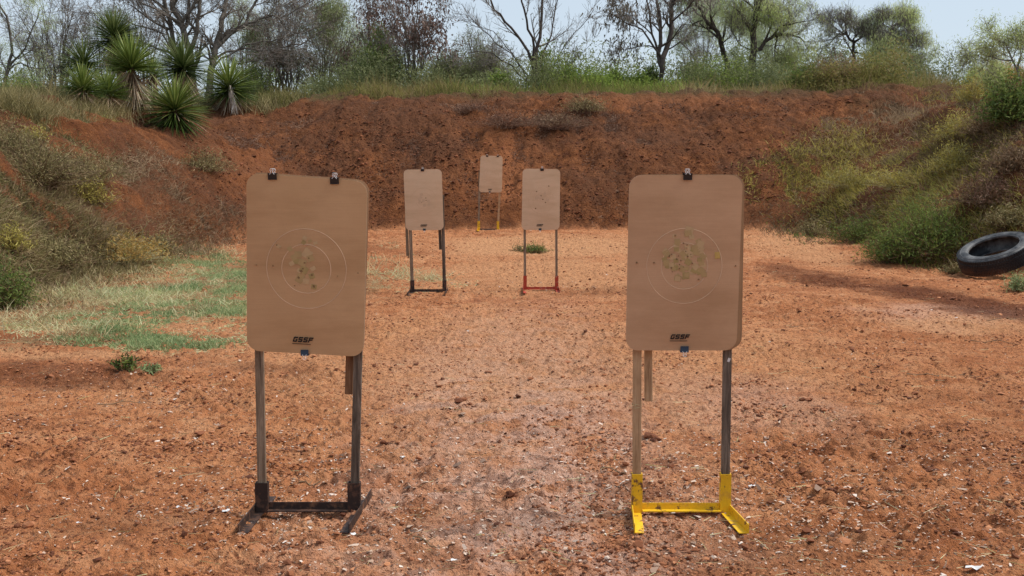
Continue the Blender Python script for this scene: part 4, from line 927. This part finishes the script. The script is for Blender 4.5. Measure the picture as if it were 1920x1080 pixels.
for k, (x, wd, h, m, s) in enumerate([(1110, 60, 46, 'lime', 'leftmost'), (1152, 62, 52, 'lime', 'second from left'), (1196, 58, 42, 'lime', 'third from left'), (1222, 46, 50, 'green', 'darker, rightmost')]):
    bush(f'bright green low shrub in the row under open sky, {s} of the four', 'bush', x, 172, wd, h, m, Y=34.5 + k % 2, n=110, nl=6500, ll=.09, lw=.03, group=SG)
bush('dark green shrub between the doubled trunk and the leaning mesquite', 'bush', 1300, 168, 62, 58, 'green', Y=36, n=130, nl=6500, ll=.08, lw=.026, group=SG)
bush('lime shrub right of the doubled trunk, low on the crest', 'bush', 1325, 172, 70, 38, 'lime', Y=33, n=120, nl=6500, ll=.08, lw=.025, group=SG)
bush('dark green bush around the foot of the stout mesquite', 'bush', 1378, 165, 70, 70, 'green', Y=37.5, n=150, nl=8500, ll=.08, lw=.025, group=SG)
bush('grey green bush right of the stout mesquite', 'bush', 1480, 160, 84, 56, 'olive', Y=38, n=150, nl=8500, ll=.08, lw=.022, group=SG)
bush('leafy olive bush below the half bare mesquite', 'bush', 1640, 152, 110, 52, 'olive', Y=38, n=150, nl=7500, ll=.08, lw=.02, group=SG)
bush('dark brown twiggy bush on top of the rise, leaning left', 'bush', 1566, 170, 120, 72, 'brush', Y=30.5, n=300, nl=9000, ll=.05, lw=.014, group=SG, stem='brush')
bush('dark green leafy bush at the left foot of the rise', 'bush', 1508, 178, 80, 60, 'green', Y=30.4, n=160, nl=3500, ll=.06, lw=.02, group=SG, stem='brush')
bush('low grey green bush under the lime leafed mesquite', 'bush', 1720, 150, 90, 40, 'olive', Y=36, n=130, nl=5500, ll=.07, lw=.02, group=SG)
bush('small lime bush right of the bare sapling', 'bush', 1830, 160, 50, 48, 'mesqy', Y=30, n=90, nl=3500, ll=.06, lw=.018, group=SG)
bush('grey green bush behind the left thicket grass', 'bush', 50, 200, 110, 62, 'green', Y=31, n=160, nl=7000, ll=.06, lw=.02, group=SG)
bush('low leafy bush left of the yuccas on the crest', 'bush', 98, 205, 80, 60, 'greyweed', Y=26, n=190, nl=5000, ll=.05, lw=.014, group=SG)
bush('dark green bush behind the rightmost yucca', 'bush', 480, 180, 90, 78, 'green', Y=35, n=150, nl=6500, ll=.07, lw=.022, group=SG)
bush('grey green bush left of the first brown leafed tree', 'bush', 660, 176, 60, 60, 'green', Y=35, n=110, nl=4500, ll=.07, lw=.018, group=SG)
bush('pale shrub above the yellow weed at the right end of the crest', 'bush', 1862, 150, 46, 52, 'mesqy', Y=26, n=100, nl=3500, ll=.05, lw=.014, group=SG)
bush('brown dead brush filling the gaps behind the yuccas', 'bush', 270, 215, 170, 58, 'brush', Y=28.5, n=320, nl=5500, ll=.05, lw=.014, group=SG, stem='brush', dome=.3)
bush('olive brush behind the lowest left yuccas', 'bush', 160, 215, 130, 44, 'greyweed', Y=28.8, n=220, nl=5500, ll=.05, lw=.014, group=SG, stem='brush', dome=.3)
bush('dry olive brush behind the rightmost yucca', 'bush', 425, 215, 130, 44, 'greyweed', Y=29, n=220, nl=4500, ll=.05, lw=.014, group=SG, stem='brush', dome=.3)
# far greenery seen through the trunks
P = np.stack([RNG.uniform(-24, 24, 500), RNG.uniform(44, 52, 500), np.zeros(500)], -1); P[:, 2] = height(P[:, 0], P[:, 1])
n = 150000; k = RNG.randint(0, 500, n); hh = (RNG.uniform(3.1, 4.1, 500) + .5 * np.sin(P[:, 0] * .6)) * (1 - .3 * smooth(12, 17, P[:, 0])); Q = P[k] + RNG.randn(n, 3) * np.array([.9, .6, 0]); Q[:, 2] += (1 - RNG.rand(n) ** 1.5) * hh[k]
mb = MB(); strips(mb, Q, RNG.randn(n, 3), np.full(n, .13) * RNG.uniform(.5, 1.4, n), .045, .3, np.clip(RNG.rand(500)[k] * .7 + .15 + .15 * RNG.randn(n), 0, 1), 1, .4)
tag(mb.build('distant_scrub', M['olive']), 'low band of green scrub far behind the trees', 'scrub', kind='stuff')

def scrub(n, x0, x1, y0, y1, h0, h1, mat, label, seeds=160, leaf=.06):
    P = np.stack([RNG.uniform(x0, x1, seeds), RNG.uniform(y0, y1, seeds), np.zeros(seeds)], -1); P[:, 2] = height(P[:, 0], P[:, 1]); hh = RNG.uniform(h0, h1, seeds) * (1 + .35 * np.sin(P[:, 0] * 1.3))
    k = RNG.randint(0, seeds, n); r = RNG.rand(n); Q = P[k] + RNG.randn(n, 3) * np.array([.28, .25, 0]) * (1.2 - r[:, None] * .6); Q[:, 2] += r * hh[k]
    D = RNG.randn(n, 3); D[:, 2] += .8; mb = MB(); strips(mb, Q, D, leaf * RNG.uniform(.5, 1.7, n), leaf * .42, .3, np.clip(RNG.rand(seeds)[k] * .6 + .2 + .15 * RNG.randn(n), 0, 1), 1, .3)
    m = seeds * 6; j = RNG.randint(0, seeds, m); D = RNG.randn(m, 3) * .35; D[:, 2] = 1; strips(mb, P[j], D, hh[j] * RNG.uniform(.5, 1.0, m), .010, .25, RNG.rand(m) * .3, 4, .3)
    tag(mb.build('crest_scrub', M[mat]), label, 'scrub', kind='stuff')
scrub(26000, -5.8, 2.0, 31, 33.2, .5, 1.15, 'olive', 'olive undergrowth along the back of the crest left of centre')
scrub(13000, 1.2, 6.5, 31, 33, .45, .95, 'lime', 'lime green undergrowth behind the crest under the open sky')
scrub(30000, 4.5, 12.5, 31, 33.5, .55, 1.25, 'olive', 'olive undergrowth behind the crest below the mesquites')
scrub(14000, 7.6, 10.2, 29.6, 31, .6, 1.25, 'grassmix', 'dull brown green brush on the rise of the berm', 60)
scrub(16000, -13.5, -10.2, 27, 30, .6, 1.2, 'green', 'dark green undergrowth at the far left behind the bank', 90)
# ------------------------------------------------------------------ weeds on the banks
WG = 'weeds and shrubs on the banks'
def wd(label, px, py, w_, h_, kind, **k):
    k.setdefault('n', 150); k.setdefault('nl', 4500); k.setdefault('ll', .045); k.setdefault('lw', .012); k.setdefault('stem', 'brush'); k.setdefault('spread', .11); k.setdefault('dome', .15); k['nl'] = int(k['nl'] * .62); k['n'] = int(k['n'] * .8)
    return bush(label, 'weed', px, py, w_ * 1.15, h_ * .95, kind, name='weed', group=WG, **k)
wd('bright green feathery bush at the foot of the right bank, left of the tyre', 1735, 480, 165, 120, 'feather', n=320, nl=15000, ll=.05, lw=.010, up=.5)
wd('low spreading green weed left of the feathery bush by the tyre', 1672, 492, 120, 70, 'feather', n=180, nl=6000, ll=.045, lw=.014)
wd('small leafy green weed on the lower right bank at the foot line', 1605, 455, 90, 60, 'green', n=130, nl=4000)
wd('small green weed where the right bank meets the back berm', 1520, 440, 60, 34, 'greyweed', n=100, nl=1800)
wd('green shrub high on the right bank at the photo edge', 1900, 235, 110, 110, 'green', n=220, nl=12000, ll=.06, lw=.022)
wd('tan gold shrub on the skyline at the right edge', 1890, 160, 100, 58, 'orangeweed', n=240, nl=8000, ll=.05, lw=.013, stem='straw')
wd('yellow weed at the notch where the right bank starts', 1818, 195, 62, 52, 'yelweed', n=160, nl=4000, stem='straw')
wd('long yellow weed patch below the notch on the right bank', 1800, 262, 95, 60, 'yelweed', n=200, nl=5500, stem='straw')
wd('bright yellow weed in the middle of the right bank', 1788, 325, 95, 62, 'yelweed', n=200, nl=6000, stem='straw')
wd('yellow green weed clump low on the berm beside the big right target', 1600, 352, 130, 52, 'yelweed', n=220, nl=6000, stem='straw')
wd('faded yellow weed further right on the lower berm', 1680, 352, 120, 46, 'yelweed', n=200, nl=4500, stem='straw')
wd('grey brown dead weed above the feathery green bush', 1850, 385, 130, 70, 'purple', n=300, nl=3500)
wd('dark brown dead weed in the upper right bank', 1845, 255, 100, 60, 'brush', n=260, nl=3500)
wd('dark twiggy weed below the green shrub at the right edge', 1895, 320, 100, 66, 'brush', n=260, nl=3500)
wd('yellow green leafy weed just above the tyre', 1890, 425, 90, 46, 'greyweed', n=160, nl=3500)
wd('pale bluish weed at the right edge in front of the tyre', 1912, 545, 46, 34, 'turf', n=90, nl=1800, ll=.035)
wd('small green sprout at the foot of the tyre', 1788, 512, 46, 18, 'greyweed', n=70, nl=900)
wd('huge grey green weed mass high on the left bank', 70, 350, 210, 110, 'greyweed', n=420, nl=16000, ll=.035, lw=.010)
wd('grey green weed below the leaf line on the left bank, near the yellow one', 165, 345, 140, 75, 'greyweed', n=260, nl=8000, ll=.035, lw=.010)
wd('upper grey weed at the left edge of the left bank', 20, 290, 130, 70, 'greyweed', n=260, nl=7500, ll=.035, lw=.010)
wd('yellow green weed at the right end of the weed mass on the left bank', 172, 385, 80, 62, 'yelweed', n=150, nl=3000)
wd('small yellow weed on the upper left bank below the yuccas', 60, 262, 60, 30, 'yelweed', n=90, nl=1500)
wd('rusty orange and green weed at the foot of the left bank', 235, 490, 150, 60, 'orangeweed', n=260, nl=5500, stem='straw')
wd('green weed left of the rusty orange one', 110, 500, 130, 60, 'greyweed', n=200, nl=5000)
wd('dark green weed right of the rusty orange one', 300, 480, 70, 46, 'greyweed', n=120, nl=2500)
wd('green weed at the left edge at the foot of the bank', 12, 580, 90, 100, 'green', n=180, nl=5000, ll=.04)
wd('yellow weed above the green one at the left edge', 15, 470, 80, 50, 'yelweed', n=120, nl=2500)
wd('blue grey low bush below the front yucca', 385, 325, 105, 50, 'greyweed', n=220, nl=5500, stem='purple', ll=.04)
wd('grey bush hugging the back berm top right of centre', 1095, 212, 88, 36, 'greyweed', n=260, nl=4000, stem='purple')
wd('flat grey weed patch on the back berm top, left of centre', 880, 212, 90, 22, 'purple', n=220, nl=2500, stem='purple')
wd('grey brown weed patch across the upper back berm', 950, 238, 130, 34, 'purple', n=300, nl=3000, stem='purple')
wd('brown weed patch under the grey bush on the upper back berm', 1040, 240, 150, 36, 'brush', n=300, nl=3000, stem='purple')
wd('small green weed on bare clay left of the big left target', 235, 695, 56, 46, 'green', n=34, nl=500, ll=.035, lw=.012, stem='purple', spread=.02)
wd('smaller pale green weed beside it, nearer the big left target', 283, 698, 40, 26, 'turf', n=26, nl=350, ll=.03, spread=.02)
wd('isolated dark green grass clump behind the orange-red based stand', 1004, 473, 46, 16, 'green', n=150, nl=1500, ll=.05, lw=.008)
wd('flat dry tuft just left of the isolated grass clump', 975, 470, 40, 9, 'greyweed', n=90, nl=500)

# ------------------------------------------------------------------ uncountable cover
def crest(n, x0, x1, t0, t1):
    x = RNG.uniform(x0, x1, n * 6); y = RNG.uniform(14, 33, n * 6); d, t = berm_frac(x, y); m = (t > t0) & (t < t1); x, y = x[m][:n], y[m][:n]; q = x / y; m = ~((q > -.385) & (q < -.22) & (RNG.rand(len(q)) < .93)); x, y = x[m], y[m]; return np.stack([x, y, height(x, y)], -1)
cover('crest_grass', crest(1500, -9, 12, .98, 1.5), 60000, .25, .55, .013, 'grassmix', 'mixed green and straw grass along the top of the berm', 'grass', lean=.38, curl=.7, segs=2)
cover('crest_grass', crest(160, -1.8, 4.5, 1.05, 1.4), 4000, .25, .5, .014, 'lime', 'fresh green grass on the berm top right of centre', 'grass', lean=.38, curl=.7, segs=2)
cover('crest_grass', crest(500, -16, -5.5, .80, 1.3), 20000, .25, .5, .014, 'greyweed', 'grey green tall grass on the left bank top', 'grass', lean=.3, curl=.5, segs=2)
P, _ = in_ellipses([(1030, 235, 170, 28, 1.6), (1180, 250, 80, 20, 1.2), (700, 200, 260, 24), (900, 215, 260, 22), (1150, 230, 150, 30, .7), (1650, 250, 160, 70), (1450, 210, 120, 40, .4), (600, 260, 150, 50, .6), (250, 270, 200, 30, .8), (300, 400, 150, 60, .7), (1000, 190, 700, 14, 1.5), (960, 300, 480, 100, .45)], 900)
cover('dry_stubble', P, 120000, .3, .16, .010, 'purple', 'thin grey brown dead stubble over the red berm', 'stubble', lean=.9, curl=.8, up=.6, segs=2)
P, _ = in_ellipses([(1620, 330, 170, 60), (1780, 300, 90, 110), (1820, 400, 110, 60, .6), (1700, 420, 150, 40, .6), (1530, 385, 60, 40, .25), (1880, 330, 60, 120, .5), (1560, 300, 120, 60, .4)], 800)
cover('yellow_weeds', P, 80000, .26, .26, .013, 'yelweed', 'wispy yellow weeds covering the right bank', 'weeds', lean=.8, curl=1.0)
P, _ = in_ellipses([(1680, 300, 200, 110), (1850, 330, 90, 150), (1600, 420, 160, 34), (1880, 250, 60, 90), (1720, 220, 150, 50)], 900)
cover('brown_brush', P, 95000, .3, .26, .012, 'brush', 'brown dead brush between the yellow weeds of the right bank', 'brush', lean=.8, curl=.8)
P, _ = in_ellipses([(1640, 400, 150, 50), (1850, 370, 90, 80), (1560, 440, 70, 18), (1880, 200, 50, 80), (1750, 400, 120, 70)], 500)
cover('green_weeds', P, 26000, .22, .18, .016, 'green', 'scattered green weeds low on the right bank', 'weeds', lean=.8, curl=.8)
P, _ = in_ellipses([(90, 320, 130, 90), (120, 440, 170, 60), (250, 480, 130, 50), (60, 530, 110, 40), (60, 250, 120, 30, .6), (30, 400, 90, 110, 1.2), (30, 500, 60, 70)], 700)
cover('bank_weeds', P, 100000, .26, .22, .012, 'greyweed', 'grey green weeds matted over the left bank', 'weeds', lean=.8, curl=.9)
P, _ = in_ellipses([(150, 400, 200, 60), (230, 430, 160, 60), (80, 540, 130, 40), (330, 440, 130, 45), (40, 420, 80, 110), (200, 300, 200, 60, .6), (250, 370, 150, 60)], 600)
cover('dry_weeds', P, 60000, .3, .24, .010, 'brush', 'brown dry stalks among the left bank weeds', 'weeds', lean=.8, curl=.9)
P, _ = in_ellipses([(150, 570, 190, 26), (300, 520, 160, 26), (420, 480, 60, 14), (100, 610, 150, 22, .5), (720, 500, 60, 30, .5), (800, 522, 60, 10, .8), (240, 560, 180, 40, .7)], 420)
cover('straw_tufts', P, 22000, .12, .26, .008, 'straw', 'long bleached straw leaning over the left grass edge', 'straw', lean=.8, curl=1.3, segs=4)
P, _ = in_ellipses([(380, 520, 110, 50), (310, 560, 150, 34), (250, 600, 150, 26, .8), (430, 560, 60, 30), (300, 640, 170, 12, .5)], 2600); P = P[fbm(P[:, 0] * .7, P[:, 1] * .5, 1.6, 3) > -.12]
cover('short_grass', P, 100000, .08, .08, .009, 'turf', 'short pale green grass mat left of the big left target', 'grass', lean=.7, curl=.8, segs=2, sink=.012)
P, _ = in_ellipses([(250, 620, 230, 26), (420, 600, 60, 40), (130, 625, 130, 16), (330, 640, 160, 16), (300, 550, 180, 60, .6), (730, 520, 80, 28), (720, 470, 50, 20, .4), (800, 530, 80, 8)], 1100)
cover('dead_grass', P, 50000, .12, .08, .008, 'straw', 'flattened dead grass fringing the clay on the left', 'grass', lean=1.0, curl=.8, up=.35, segs=2, sink=.01)
P, _ = in_ellipses([(120, 230, 120, 12), (60, 210, 100, 12)], 80)
P2 = np.concatenate([in_ellipses([(60, 195, 90, 22), (20, 180, 60, 20), (500, 185, 60, 12)], 160)[0], in_ellipses([(110, 200, 90, 12)], 60)[0]])
cover('bank_top_grass', P2, 22000, .3, .45, .010, 'greyweed', 'tall grey green grass on the left bank top beside the yuccas', 'grass', lean=.4, curl=.8)
cover('crest_stubble', P, 5000, .2, .2, .006, 'orangeweed', 'rusty dry stubble along the left bank top', 'stubble', lean=.7, curl=.8, segs=2)

# bleached bent canes on the left bank
for i, (x, y, L, a, lb) in enumerate([(60, 610, .8, .9, 'arching bleached cane at the foot of the left bank, near the left edge'), (75, 640 - 25, .7, .5, 'second arching bleached cane beside the first, leaning right'), (15, 555, .7, .4, 'bleached cane rising at the very left edge'), (190, 400, .5, .7, 'pale V-shaped twig on the middle of the left bank'), (180, 300, .9, -.9, 'long pale dead stick lying on the bank below the yuccas'), (265, 445, .4, .3, 'straw coloured bent stalk behind the rusty orange weed')]):
    b = hit1(x, y); mb = MB(); d = Vector((math.sin(a), -.15, math.cos(a))); P = [b]
    for k in range(7): P.append(P[-1] + d * (L / 7)); d = (d + Vector((.13 * (1 if a > 0 else -1), 0, -.17 if i < 3 else .02))).normalized()
    mb.tube(P, [.007 - .0007 * k for k in range(8)], 5)
    for k in (2, 4, 5): mb.tube([P[k], P[k] + Vector((RNG.uniform(-.1, .1), -.03, .12))], [.004, .002], 4)
    tag(mb.build('dead_cane', M['straw']), lb, 'dead cane', 'dead canes on the left bank')

# ------------------------------------------------------------------ clods, gravel and litter on the clay
def icos():
    p = (1 + 5 ** .5) / 2; v = [(-1, p, 0), (1, p, 0), (-1, -p, 0), (1, -p, 0), (0, -1, p), (0, 1, p), (0, -1, -p), (0, 1, -p), (p, 0, -1), (p, 0, 1), (-p, 0, -1), (-p, 0, 1)]
    f = [(0, 11, 5), (0, 5, 1), (0, 1, 7), (0, 7, 10), (0, 10, 11), (1, 5, 9), (5, 11, 4), (11, 10, 2), (10, 7, 6), (7, 1, 8), (3, 9, 4), (3, 4, 2), (3, 2, 6), (3, 6, 8), (3, 8, 9), (4, 9, 5), (2, 4, 11), (6, 2, 10), (8, 6, 7), (9, 8, 1)]
    return unit(np.array(v, float)), np.array(f)
IV, IF = icos()
def lumps(mb, P, S, flat=.5, jit=.3, rnd=None):
    N = len(P); V = IV[None] * (1 + jit * RNG.randn(N, 12, 1)); sc = np.stack([S * RNG.uniform(.7, 1.5, N), S * RNG.uniform(.7, 1.3, N), S * flat * RNG.uniform(.6, 1.3, N)], -1)
    V = V * sc[:, None]; a = RNG.rand(N) * 6.283; c, s = np.cos(a)[:, None], np.sin(a)[:, None]
    X = V[..., 0] * c - V[..., 1] * s; Y = V[..., 0] * s + V[..., 1] * c; V = np.stack([X, Y, V[..., 2]], -1) + P[:, None]
    F = (IF[None] + 12 * np.arange(N)[:, None, None]).reshape(-1, 3)
    r = RNG.rand(N) if rnd is None else rnd; mb.add(V.reshape(-1, 3), F, np.repeat(r, 12))
def on_bay(n, pw=1.6, y1=23):
    u = RNG.rand(n * 3); y = (3.7 ** (1 - pw) + u * (y1 ** (1 - pw) - 3.7 ** (1 - pw))) ** (1 / (1 - pw)); x = RNG.uniform(-.5, .5, n * 3) * y
    m = toe_dist(x, y) < .3; x, y = x[m], y[m]; return x, y
def keep(x, y, w, n):
    m = RNG.rand(len(x)) < w; return x[m][:n], y[m][:n]
x, y = on_bay(140000); cl = smooth(-.1, .5, fbm(x, y, 1.2, 3)); x, y = keep(x, y, (.10 + .9 * cl) * (1 - .55 * np.exp(-(x / .7) ** 2)), 34000)
mb = MB(); S = np.exp(RNG.randn(len(x)) * .42) * .0042 * (1 + .07 * y); lumps(mb, np.stack([x, y, height(x, y, True) + S * .1], -1), S, .6, .25)
tag(mb.build('clay_crumbs', M['clod']), 'red clay crumbs strewn over the whole bay floor', 'clay crumbs', kind='stuff')
# litter: spent wads, chips and shreds, thick round the stands
x, y = on_bay(90000, 1.5)
den = .03 + .3 * smooth(.1, .6, fbm(x + 9, y, 1.4, 3)) + .3 * smooth(1.2, 2.6, x) * smooth(9, 5, y)
for cx, cy, s in ((-.9, 5.3, .55), (.75, 5.3, .6), (.3, 14.6, .7), (-.4, 23, .8), (-.9, 6.2, .6), (1.3, 5.6, .7), (-.5, 5, .4), (1.9, 5.6, .6), (-2.4, 7.8, .7)): den = den + 1.6 * np.exp(-((x - cx) ** 2 + (y - cy) ** 2) / (2 * s * s))
x, y = keep(x, y, den * .45, 15000); N = len(x)
mb = MB(); z = height(x, y, True) + .003; D = RNG.randn(N, 3); D[:, 2] *= .25; L = np.exp(RNG.randn(N) * .5) * .0082 * (1 + .05 * y)
nr = np.stack([RNG.randn(N) * .3, RNG.randn(N) * .3, np.ones(N)], -1); side = unit(np.cross(D, nr))
strips(mb, np.stack([x, y, z], -1), D, L, L * RNG.uniform(.25, .8, N), .3, np.clip(RNG.beta(1.9, 1.3, N), 0, 1), 2, .5, side=side)
m = RNG.rand(N) < .3; lumps(mb, np.stack([x, y, z], -1)[m] + RNG.randn(m.sum(), 3) * np.array([.02, .02, 0]), L[m] * .28, .5, .25, RNG.beta(1.8, 1.6, m.sum()))
tag(mb.build('ground_litter', M['litter']), 'pale chips, shell grit and shredded bits strewn on the clay', 'litter', kind='stuff')
# pebbles and clods on the berm
P, _ = in_ellipses([(960, 320, 520, 110), (600, 300, 300, 100), (1550, 280, 250, 100), (960, 210, 600, 30)], 9000)
mb = MB(); S = np.exp(RNG.randn(len(P)) * .45) * .014; P[:, 2] = height(P[:, 0], P[:, 1], True); lumps(mb, P + np.array([0, 0, .005]), S, .6, .25)
tag(mb.build('berm_clods', M['berm_clod']), 'loose clods of red earth on the berm face', 'clods', kind='stuff')
# straws on the clay
x, y = on_bay(8000, 1.6); x, y = x[:1500], y[:1500]; N = len(x); D = RNG.randn(N, 3); D[:, 2] = .03
mb = MB(); strips(mb, np.stack([x, y, height(x, y, True) + .006], -1), D, RNG.uniform(.03, .13, N), .0028, .02, RNG.rand(N), 3, .5)
tag(mb.build('scattered_straws', M['straw']), 'thin dry straws lying loose on the clay', 'straw', kind='stuff')

# single pieces one can point at
def scrap(px, py, s, label, seed):
    p, ok = hit(np.array([px]), np.array([py])); c = Vector(p[0]); c.z = float(height(p[:, 0], p[:, 1], True)[0]) + .006; r = random.Random(seed); n = 9; V = []
    for i in range(n):
        a = 2 * math.pi * i / n; k = s * r.uniform(.5, 1.1); V.append((c.x + k * math.cos(a), c.y + k * .8 * math.sin(a), c.z + r.uniform(0, .5) * s))
    V.append((c.x, c.y, c.z + s * .35)); b = [(v[0], v[1], v[2] - .0015) for v in V]
    mb = MB(); mb.add(V + b, [[i, (i + 1) % n, n] for i in range(n)] + [[n + 1 + (i + 1) % n, n + 1 + i, 2 * n + 1] for i in range(n)] + [[i, n + 1 + i, n + 1 + (i + 1) % n, (i + 1) % n] for i in range(n)])
    tag(mb.build('white_scrap', M['white']), label, 'scrap', 'white scraps on the clay')
for i, (x, y, s, l) in enumerate([(1824, 1070, .034, 'largest white scrap, at the bottom right of the clay'), (1583, 1058, .014, 'small white scrap left of the largest one at bottom right'), (1409, 911, .017, 'white scrap on the clay right of the yellow socket'), (877, 620, .022, 'white scrap in the middle of the bay between the two big targets'), (336, 955, .018, 'white scrap on the clay left of the black iron base'), (424, 958, .019, 'white scrap touching the black iron base at its left'), (850, 1050, .016, 'white scrap at bottom centre'), (1137, 514, .03, 'pale scrap on the clay left of the big right target, far back'), (1380, 885, .011, 'white scrap beside the upright of the yellow based stand'), (662, 1003, .017, 'white scrap at the front foot of the black iron base'), (1335, 960, .016, 'white scrap under the yellow crossbar'), (755, 858, .016, 'white scrap right of the black based stand'), (148, 982, .015, 'white scrap near the bottom left corner'), (1793, 597, .02, 'pale stone scrap on the far right of the bay by the dark damp band')]):
    scrap(x, y, s, l, i)
def stick(px, py, L, a, label, rad=.004, mat='brush'):
    p, ok = hit(np.array([px]), np.array([py])); c = Vector(p[0]); r = random.Random(px); mb = MB(); P = []; q = c.copy(); an = a
    for k in range(8):
        z = float(height(np.array([q.x]), np.array([q.y]), True)[0]); P.append(Vector((q.x, q.y, z + rad * 1.6 + .002))); an += r.uniform(-.3, .3); q += Vector((math.cos(an), math.sin(an), 0)) * (L / 7)
    mb.tube(P, [rad * (1 - .08 * k) for k in range(8)], 6); j = P[3]; mb.tube([j, j + Vector((math.cos(a + .8) * L * .3, math.sin(a + .8) * L * .3, .015))], [rad * .7, rad * .3], 5)
    tag(mb.build('stick', M[mat]), label, 'stick', 'sticks lying on the clay')
for s in [(1700, 702, .55, .1, 'dark forked stick on the right side of the clay'), (1480, 612, .5, -.1, 'dark curled stick behind the big right target on its right'), (1810, 637, .5, -.2, 'dark flat stick near the right edge above the pale clay'), (1172, 890, .16, 1.9, 'reddish stick left of the yellow base'), (185, 760, .3, .3, 'thin dark stick on the clay at left'), (560, 905, .12, .4, 'short twig between the uprights of the black based stand'), (1850, 600, .5, .05, 'long thin stick across the dark damp band at right'), (775, 1000 + 15, .16, -.3, 'short brown twig near the bottom centre')]:
    stick(s[0], s[1], s[2], s[3], s[4])
def clod(px, py, s, label, seed):
    p, ok = hit(np.array([px]), np.array([py])); mb = MB(); n = 8; Q = np.repeat(p, n, 0) + RNG.randn(n, 3) * np.array([s * .5, s * .4, 0]); Q[:, 2] = height(Q[:, 0], Q[:, 1], True) + s * .15
    lumps(mb, Q, s * RNG.uniform(.25, .6, n), .6, .25, RNG.uniform(0, .5, n)); tag(mb.build('clay_clod', M['clod']), label, 'clod', 'big clods on the clay')
for s in [(953, 938, .05, 'dark clod cluster in the middle foreground of the path'), (865, 752, .05, 'dark clod on the path between the two big targets'), (1738, 875, .045, 'dark clod with a pale chip on the right foreground'), (1225, 825, .05, 'dark clod between the uprights of the yellow based stand'), (1545, 915, .05, 'dark crumbly clod right of the yellow based stand'), (1512, 748, .04, 'dark clod at right, behind the yellow based stand'), (728, 833, .035, 'flat dark clod right of the black based stand')]:
    clod(*s, 0)

# small white shutters seen through the trees
q = at(1650, 108, 44); mb = MB()
for k in range(5): mb.box((q.x, 44, q.z - .3 + k * .16), (.32, .05, .09), bev=.004)
for s in (-1, 1): mb.box((q.x + s * .19, 44, q.z - .5), (.05, .06, 1.6), bev=.004)
tag(mb.build('slatted_shutter', M['white']), 'white slatted panel glimpsed between the two mesquites on the rise', 'shutter')
